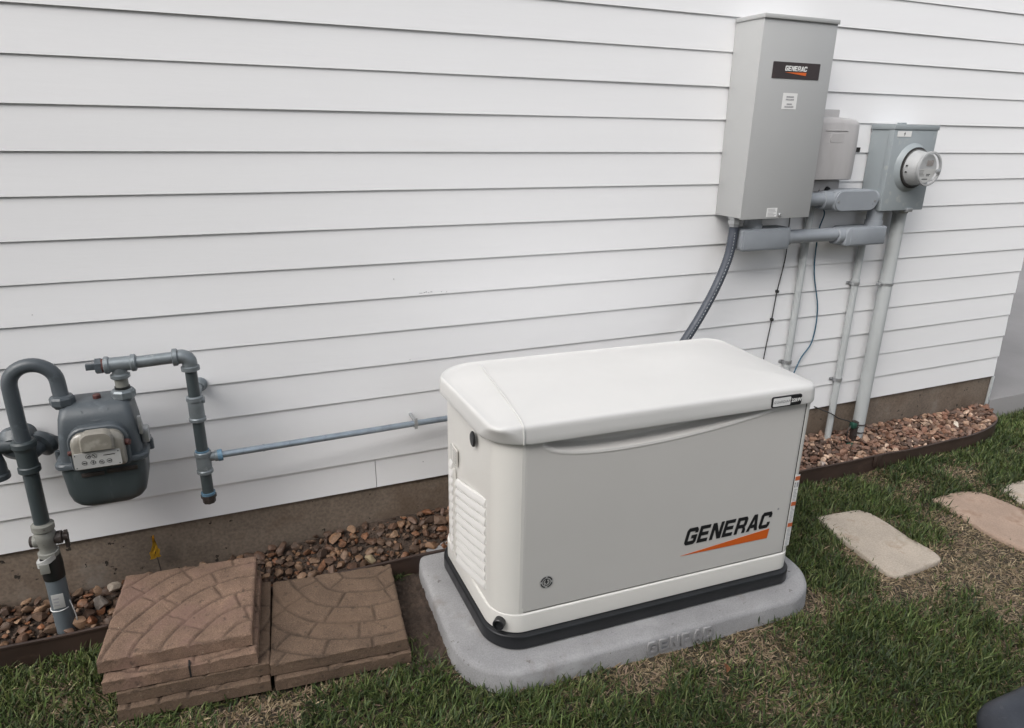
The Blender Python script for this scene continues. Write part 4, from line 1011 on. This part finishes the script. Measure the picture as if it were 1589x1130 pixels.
# ------------------------------------------------------------------ stepping stones
def stone(pts_, z, m, label, seed):
    cx = sum(p[0] for p in pts_)/len(pts_); cy_ = sum(p[1] for p in pts_)/len(pts_); rgn = random.Random(seed)
    P = spline([(x-cx, y-cy_, 0) for x, y in pts_]+[(pts_[0][0]-cx, pts_[0][1]-cy_, 0)], 9)[:-1]
    P = [p*(1+rgn.uniform(-.006, .006)) for p in P]; n = len(P); bm = bmesh.new(); rings = []
    for s, zz in ((1., -.03), (1.005, -.004), (.995, .002), (.98, .0055), (.93, .0065), (.8, .007), (.6, .0075), (.35, .007), (.12, .0075)):
        rings.append([(p.x*s, p.y*s, zz+(0.002*math.sin(p.x*s*30+seed)*math.cos(p.y*s*26) if s < .99 else 0)) for p in P])
    loft(bm, rings); o = obj('stepping_stone', bm, m, None, smooth=50, label=label, cat='stepping stone', group='flat stepping stones in the lawn'); o.location = (cx, cy_, z); return o
SA = [(2.35, -.475), (2.47, -.492), (2.585, -.51), (2.605, -.62), (2.595, -.78), (2.585, -.905), (2.50, -.925), (2.39, -.93), (2.295, -.915), (2.30, -.78), (2.315, -.64)]
SB = [(2.995, -.56), (3.10, -.555), (3.23, -.575), (3.285, -.64), (3.30, -.76), (3.30, -.90), (3.28, -1.02), (3.12, -1.04), (2.985, -1.01), (2.955, -.86), (2.975, -.70)]
SC = [(3.40, -.62), (3.50, -.60), (3.64, -.62), (3.72, -.74), (3.68, -.92), (3.52, -.95), (3.38, -.90), (3.36, -.74)]
stone(SA, -.281, M_stoneA, 'pale tan flat stepping stone nearest the generator', 1)
stone(SB, -.281, M_stoneB, 'pinkish tan rippled stepping stone, middle one of the three', 2)
stone(SC, -.281, M_stoneA, 'pale stepping stone farthest right, cut off by the picture edge', 3)

# ------------------------------------------------------------------ marker flag, tub, leaf
fl = empty('utility_marker_flag', (-.325, -.03, -.20), label='small crumpled yellow marker flag on a wire behind the left pavers', cat='marker flag'); LO2 = Vector((-.325, -.03, -.20))
bm = bmesh.new(); tube(bm, spline([(-.318, -.030, -.22), (-.326, -.026, -.13), (-.333, -.022, -.06), (-.335, -.02, -.015)], 6), .0016, 6); obj('wire', bm, M_iron, fl, off=LO2)
bm = bmesh.new(); prof = [(-.012, .004, .002), (-.03, .005, .006), (-.05, .009, -.004), (-.065, .015, .006), (-.078, .022, -.006), (-.092, .018, .006), (-.103, .024, -.002)]; rows = []
for z, wd, yy in prof:
    rows.append([bm.verts.new((-.329+dx*wd, -.024+yy*s_-.002, z+dx*.004)) for dx, s_ in ((-1.0, -1), (-.5, 1.2), (0, -.6), (.35, .9), (.6, -1))])
for i in range(len(rows)-1):
    for j in range(4): bm.faces.new((rows[i][j], rows[i][j+1], rows[i+1][j+1], rows[i+1][j]))
r2 = bmesh.ops.solidify(bm, geom=bm.faces[:], thickness=.0008); obj('flag', bm, M_yellow, fl, off=LO2, smooth=60)

TU = empty('black_plastic_tub', (2.14, -1.866, GZ), R(0), label='black moulded plastic tub with a rounded corner, cut off at the lower right', cat='plastic tub')
bm = bmesh.new()
def tr(d, z): return [(x, y, z) for x, y in rr(-.44+d, .44-d, -.30+d, .30-d, max(.03, .14-d*.5), 10)]
loft(bm, [tr(.05, 0), tr(.03, .03), tr(.012, .105), tr(.004, .13), tr(.0, .145), tr(.004, .158), tr(.012, .168), tr(.026, .174), tr(.05, .176), tr(.07, .172), tr(.10, .160), tr(.13, .155)])
obj('shell', bm, M_tub, TU, smooth=60)
bm = bmesh.new(); box(bm, -.12, .12, .285, .306, .06, .085, .006); obj('grip', bm, M_tub, TU)
bm = bmesh.new(); V0 = []
for i in range(7):
    t = i/6; wd = .011*math.sin(math.pi*min(1, t*.95+.03)); V0.append([bm.verts.new((-.02+t*.045, -wd, .004*math.sin(t*4)+.004)), bm.verts.new((-.02+t*.045, 0, .004*math.sin(t*4))), bm.verts.new((-.02+t*.045, wd, .004*math.sin(t*4)+.006))])
for i in range(6):
    for j in (0, 1): bm.faces.new((V0[i][j], V0[i][j+1], V0[i+1][j+1], V0[i+1][j]))
bmesh.ops.solidify(bm, geom=bm.faces[:], thickness=.0006)
lf = obj('dry_leaf', bm, M_leaf, None, label='small curled orange brown dry leaf on the grass below the generator', cat='leaf'); lf.location = (1.34, -1.09, GZ+.03); lf.rotation_euler = (.3, .1, .9)

# bare crumbly soil between the right stack and the pad
xs = np.arange(.40, .80, .006); ys = np.arange(-.80, -.18, .006); X, Y = np.meshgrid(xs, ys)
f = np.clip(np.minimum(np.minimum((X-.40)/.05, (.80-X)/.05), np.minimum((Y+.80)/.12, (-.18-Y)/.05)), 0, 1)
Zs = gh(X, Y)-.012+f*.022+(vnoise(X, Y, 60, 51)-.5)*.016*f+(vnoise(X, Y, 120, 52)-.5)*.008*f
idx = np.arange(X.size).reshape(X.shape); F = np.stack([idx[:-1, :-1], idx[:-1, 1:], idx[1:, 1:], idx[1:, :-1]], -1).reshape(-1, 4)
np_mesh('bare_soil', np.c_[X.ravel(), Y.ravel(), Zs.ravel()], F, M_soil, kind='structure')

# ------------------------------------------------------------------ grass
def inside(x, y):
    """areas without grass -> True"""
    ex, ey = math.cos(GA), math.sin(GA); lx = (x-GO.x)*ex+(y-GO.y)*ey; ly = -(x-GO.x)*ey+(y-GO.y)*ex
    m = (lx > -.115) & (lx < 1.255) & (ly > -.105) & (ly < .72)
    cornr = np.zeros_like(m)
    for cx_, cyy, sx, sy_ in ((-.12+.2, -.112+.2, -1, -1), (1.262-.2, -.112+.2, 1, -1)):
        cornr |= ((lx-cx_)*sx > 0) & ((ly-cyy)*sy_ > 0) & (np.hypot(lx-cx_, ly-cyy) > .205)
    m &= ~cornr
    for (px, py, rz) in ((-.20, -.376, -5.5), (.230, -.436, -5.5)):
        a = math.radians(rz); u = (x-px)*math.cos(a)+(y-py)*math.sin(a); v = -(x-px)*math.sin(a)+(y-py)*math.cos(a)
        m |= (np.abs(u) < .212) & (np.abs(v) < .215)
    m |= y > bed_front(x)-.006
    for S_ in (SA, SB, SC):
        c = np.mean(S_, 0); n = len(S_); ins = np.ones_like(m)
        for i in range(n):
            a, b = S_[i], S_[(i+1) % n]; ins &= ((b[0]-a[0])*(y-a[1])-(b[1]-a[1])*(x-a[0])) < -.0009+.0012*(vnoise(x, y, 30, 61)-.5)
        m |= ins
    m |= (x > .435) & (x < .70) & (y > -.66+(x-.44)*-.6) & (y < -.2) & (vnoise(x, y, 22, 31) > .18) & ~((x < .47) & (y < -.55))
    m |= (x > 4.19) & (y > -.012)
    return m
def dry(x, y):
    d = .55*vnoise(x, y, 2.1, 21)+.30*vnoise(x, y, 6.5, 22)+.15*vnoise(x, y, 17, 23)
    def blob(cx, cyy, rx, ry, a): return a*np.exp(-((x-cx)/rx)**2-((y-cyy)/ry)**2)
    d = d - .17
    d += blob(2.72, -.99, .40, .17, .40)+blob(3.0, -1.10, .45, .13, .28)+blob(2.15, -.98, .22, .10, .20)+blob(2.25, -.78, .08, .2, .15)+blob(2.88, -.75, .09, .22, .30)+blob(3.32, -.62, .12, .25, .34)+blob(3.3, -.42, .35, .08, .18)
    d += blob(1.86, -.90, .10, .06, .25)+blob(-.06, -.68, .09, .05, .55)+blob(.58, -.72, .08, .10, .25)+blob(1.1, -.99, .10, .03, .15)+blob(3.9, -.35, .25, .12, .35)+blob(3.9, -.75, .3, .3, .25)+blob(-.5, -.66, .05, .1, .2)
    d -= blob(-.65, -.45, .35, .2, .22)+blob(2.1, -.6, .14, .3, .25)+blob(4.35, -.12, .25, .10, .5)+blob(2.5, -.36, .5, .07, .22)+blob(.9, -1.15, .9, .12, .12)
    return np.clip((d-.33)/.32, 0, 1)
def grass(name, n, x0, x1, y0, y1, hmin, hmax, wmin, wmax, label, seed, thatch=False):
    rg = np.random.default_rng(seed)
    x = rg.uniform(x0, x1, n); y = rg.uniform(y0, y1, n)
    tuft = vnoise(x, y, 28, seed)*.6+vnoise(x, y, 11, seed+1)*.4
    D = dry(x, y)
    keep = ~inside(x, y) & (rg.random(n) < (np.clip(.16+.85*D+.25*tuft, 0, 1) if thatch else np.clip(.35+tuft*1.45, 0, 1)*(1-.45*D))) & ~((x > 1.8) & (y < -1.62) & (x < 2.7) & (y > -2.2))
    x, y, tuft, D = x[keep], y[keep], tuft[keep], D[keep]; n = len(x)
    isdry = rg.random(n) < D*.85+.085
    h = rg.uniform(hmin, hmax, n)*(.55+.75*tuft)*(1-.35*D); wd = rg.uniform(wmin, wmax, n)*np.where(rg.random(n) < .12, 1.5, 1.)
    if thatch: isdry = np.ones(n, bool)
    yaw = rg.uniform(0, 2*np.pi, n); lean = np.abs(rg.normal(.55, .35, n)); lean = np.where(isdry, lean+.65+rg.uniform(0, .3, n), lean)
    lean = np.clip(lean, 0.05, 1.42); lean = rg.uniform(1.15, 1.5, n) if thatch else lean; curl = rg.uniform(.1, .8, n)
    face = yaw+np.pi/2+rg.normal(0, .5, n)
    z0 = gh(x, y)-.002
    rows = []
    px, py, pz = x.copy(), y.copy(), z0.copy(); V = []
    for i, (t, wf) in enumerate(((0, .8), (.36, 1.), (.70, .75), (1., .0))):
        if i:
            a = lean + curl*(t-.2); a = np.minimum(a, 1.62); L = h*(.36, .34, .30)[i-1]
            px = px+np.sin(a)*np.cos(yaw)*L; py = py+np.sin(a)*np.sin(yaw)*L; pz = np.maximum(pz+np.cos(a)*L, z0+.003+.001*i)
        ox, oy = np.cos(face)*wd*.5*wf, np.sin(face)*wd*.5*wf
        if i < 3: V += [np.c_[px-ox, py-oy, pz], np.c_[px+ox, py+oy, pz+wd*.15]]
        else: V += [np.c_[px, py, pz]]
    V = np.stack(V, 1)           # n,7,3
    b = (np.arange(n)*7)[:, None]
    Q = np.stack([b+np.array([0, 1, 3, 2]), b+np.array([2, 3, 5, 4]), b+np.array([4, 5, 6, 6])], 1)
    quads = Q[:, :2].reshape(-1, 4)
    tri = (b+np.array([4, 5, 6])).reshape(-1, 3)
    gsh = np.array([(.028, .050, .015), (.042, .072, .020), (.020, .038, .015), (.065, .094, .032), (.036, .058, .026), (.098, .120, .052), (.055, .070, .022)])
    dsh = np.array([(.26, .20, .12), (.20, .145, .085), (.34, .27, .17), (.15, .11, .06), (.24, .17, .12)])
    c = gsh[rg.integers(len(gsh), size=n)]*rg.uniform(.55, 1.5, n)[:, None]
    c2 = vnoise(x, y, 3.3, 77)[:, None]; c = c*np.array([1.08, 1.07, .95])*(.78+.72*c2)*np.array([1, 1, 1.])+np.array([.012, .006, 0])*c2
    cd = dsh[rg.integers(len(dsh), size=n)]*rg.uniform(.6, 1.25, n)[:, None]
    c = np.where(isdry[:, None], cd, c)
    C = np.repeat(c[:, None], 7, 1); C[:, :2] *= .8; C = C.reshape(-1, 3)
    V = V.reshape(-1, 3)
    me = bpy.data.meshes.new(name); me.vertices.add(len(V)); me.vertices.foreach_set('co', V.astype(np.float32).ravel())
    nl = quads.size+tri.size; me.loops.add(nl); me.loops.foreach_set('vertex_index', np.concatenate([quads.ravel(), tri.ravel()]).astype(np.int32))
    me.polygons.add(len(quads)+len(tri)); me.polygons.foreach_set('loop_start', np.concatenate([np.arange(len(quads))*4, quads.size+np.arange(len(tri))*3]).astype(np.int32))
    me.update(calc_edges=True); me.polygons.foreach_set('use_smooth', np.ones(len(me.polygons), bool))
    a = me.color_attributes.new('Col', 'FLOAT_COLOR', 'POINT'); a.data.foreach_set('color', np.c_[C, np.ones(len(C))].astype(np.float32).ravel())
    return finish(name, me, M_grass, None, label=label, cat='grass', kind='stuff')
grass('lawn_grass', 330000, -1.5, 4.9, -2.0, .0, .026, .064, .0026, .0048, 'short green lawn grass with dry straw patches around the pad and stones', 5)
grass('outer_lawn_grass', 60000, -3.0, 7.0, -4.2, -2.0, .03, .055, .004, .006, 'lawn grass in the foreground beyond the bottom of the picture', 6)
grass('grass_thatch', 70000, -1.5, 4.9, -2.0, .0, .016, .042, .0018, .0034, 'dry straw and dead thatch lying between the green blades of the lawn', 9, thatch=True)
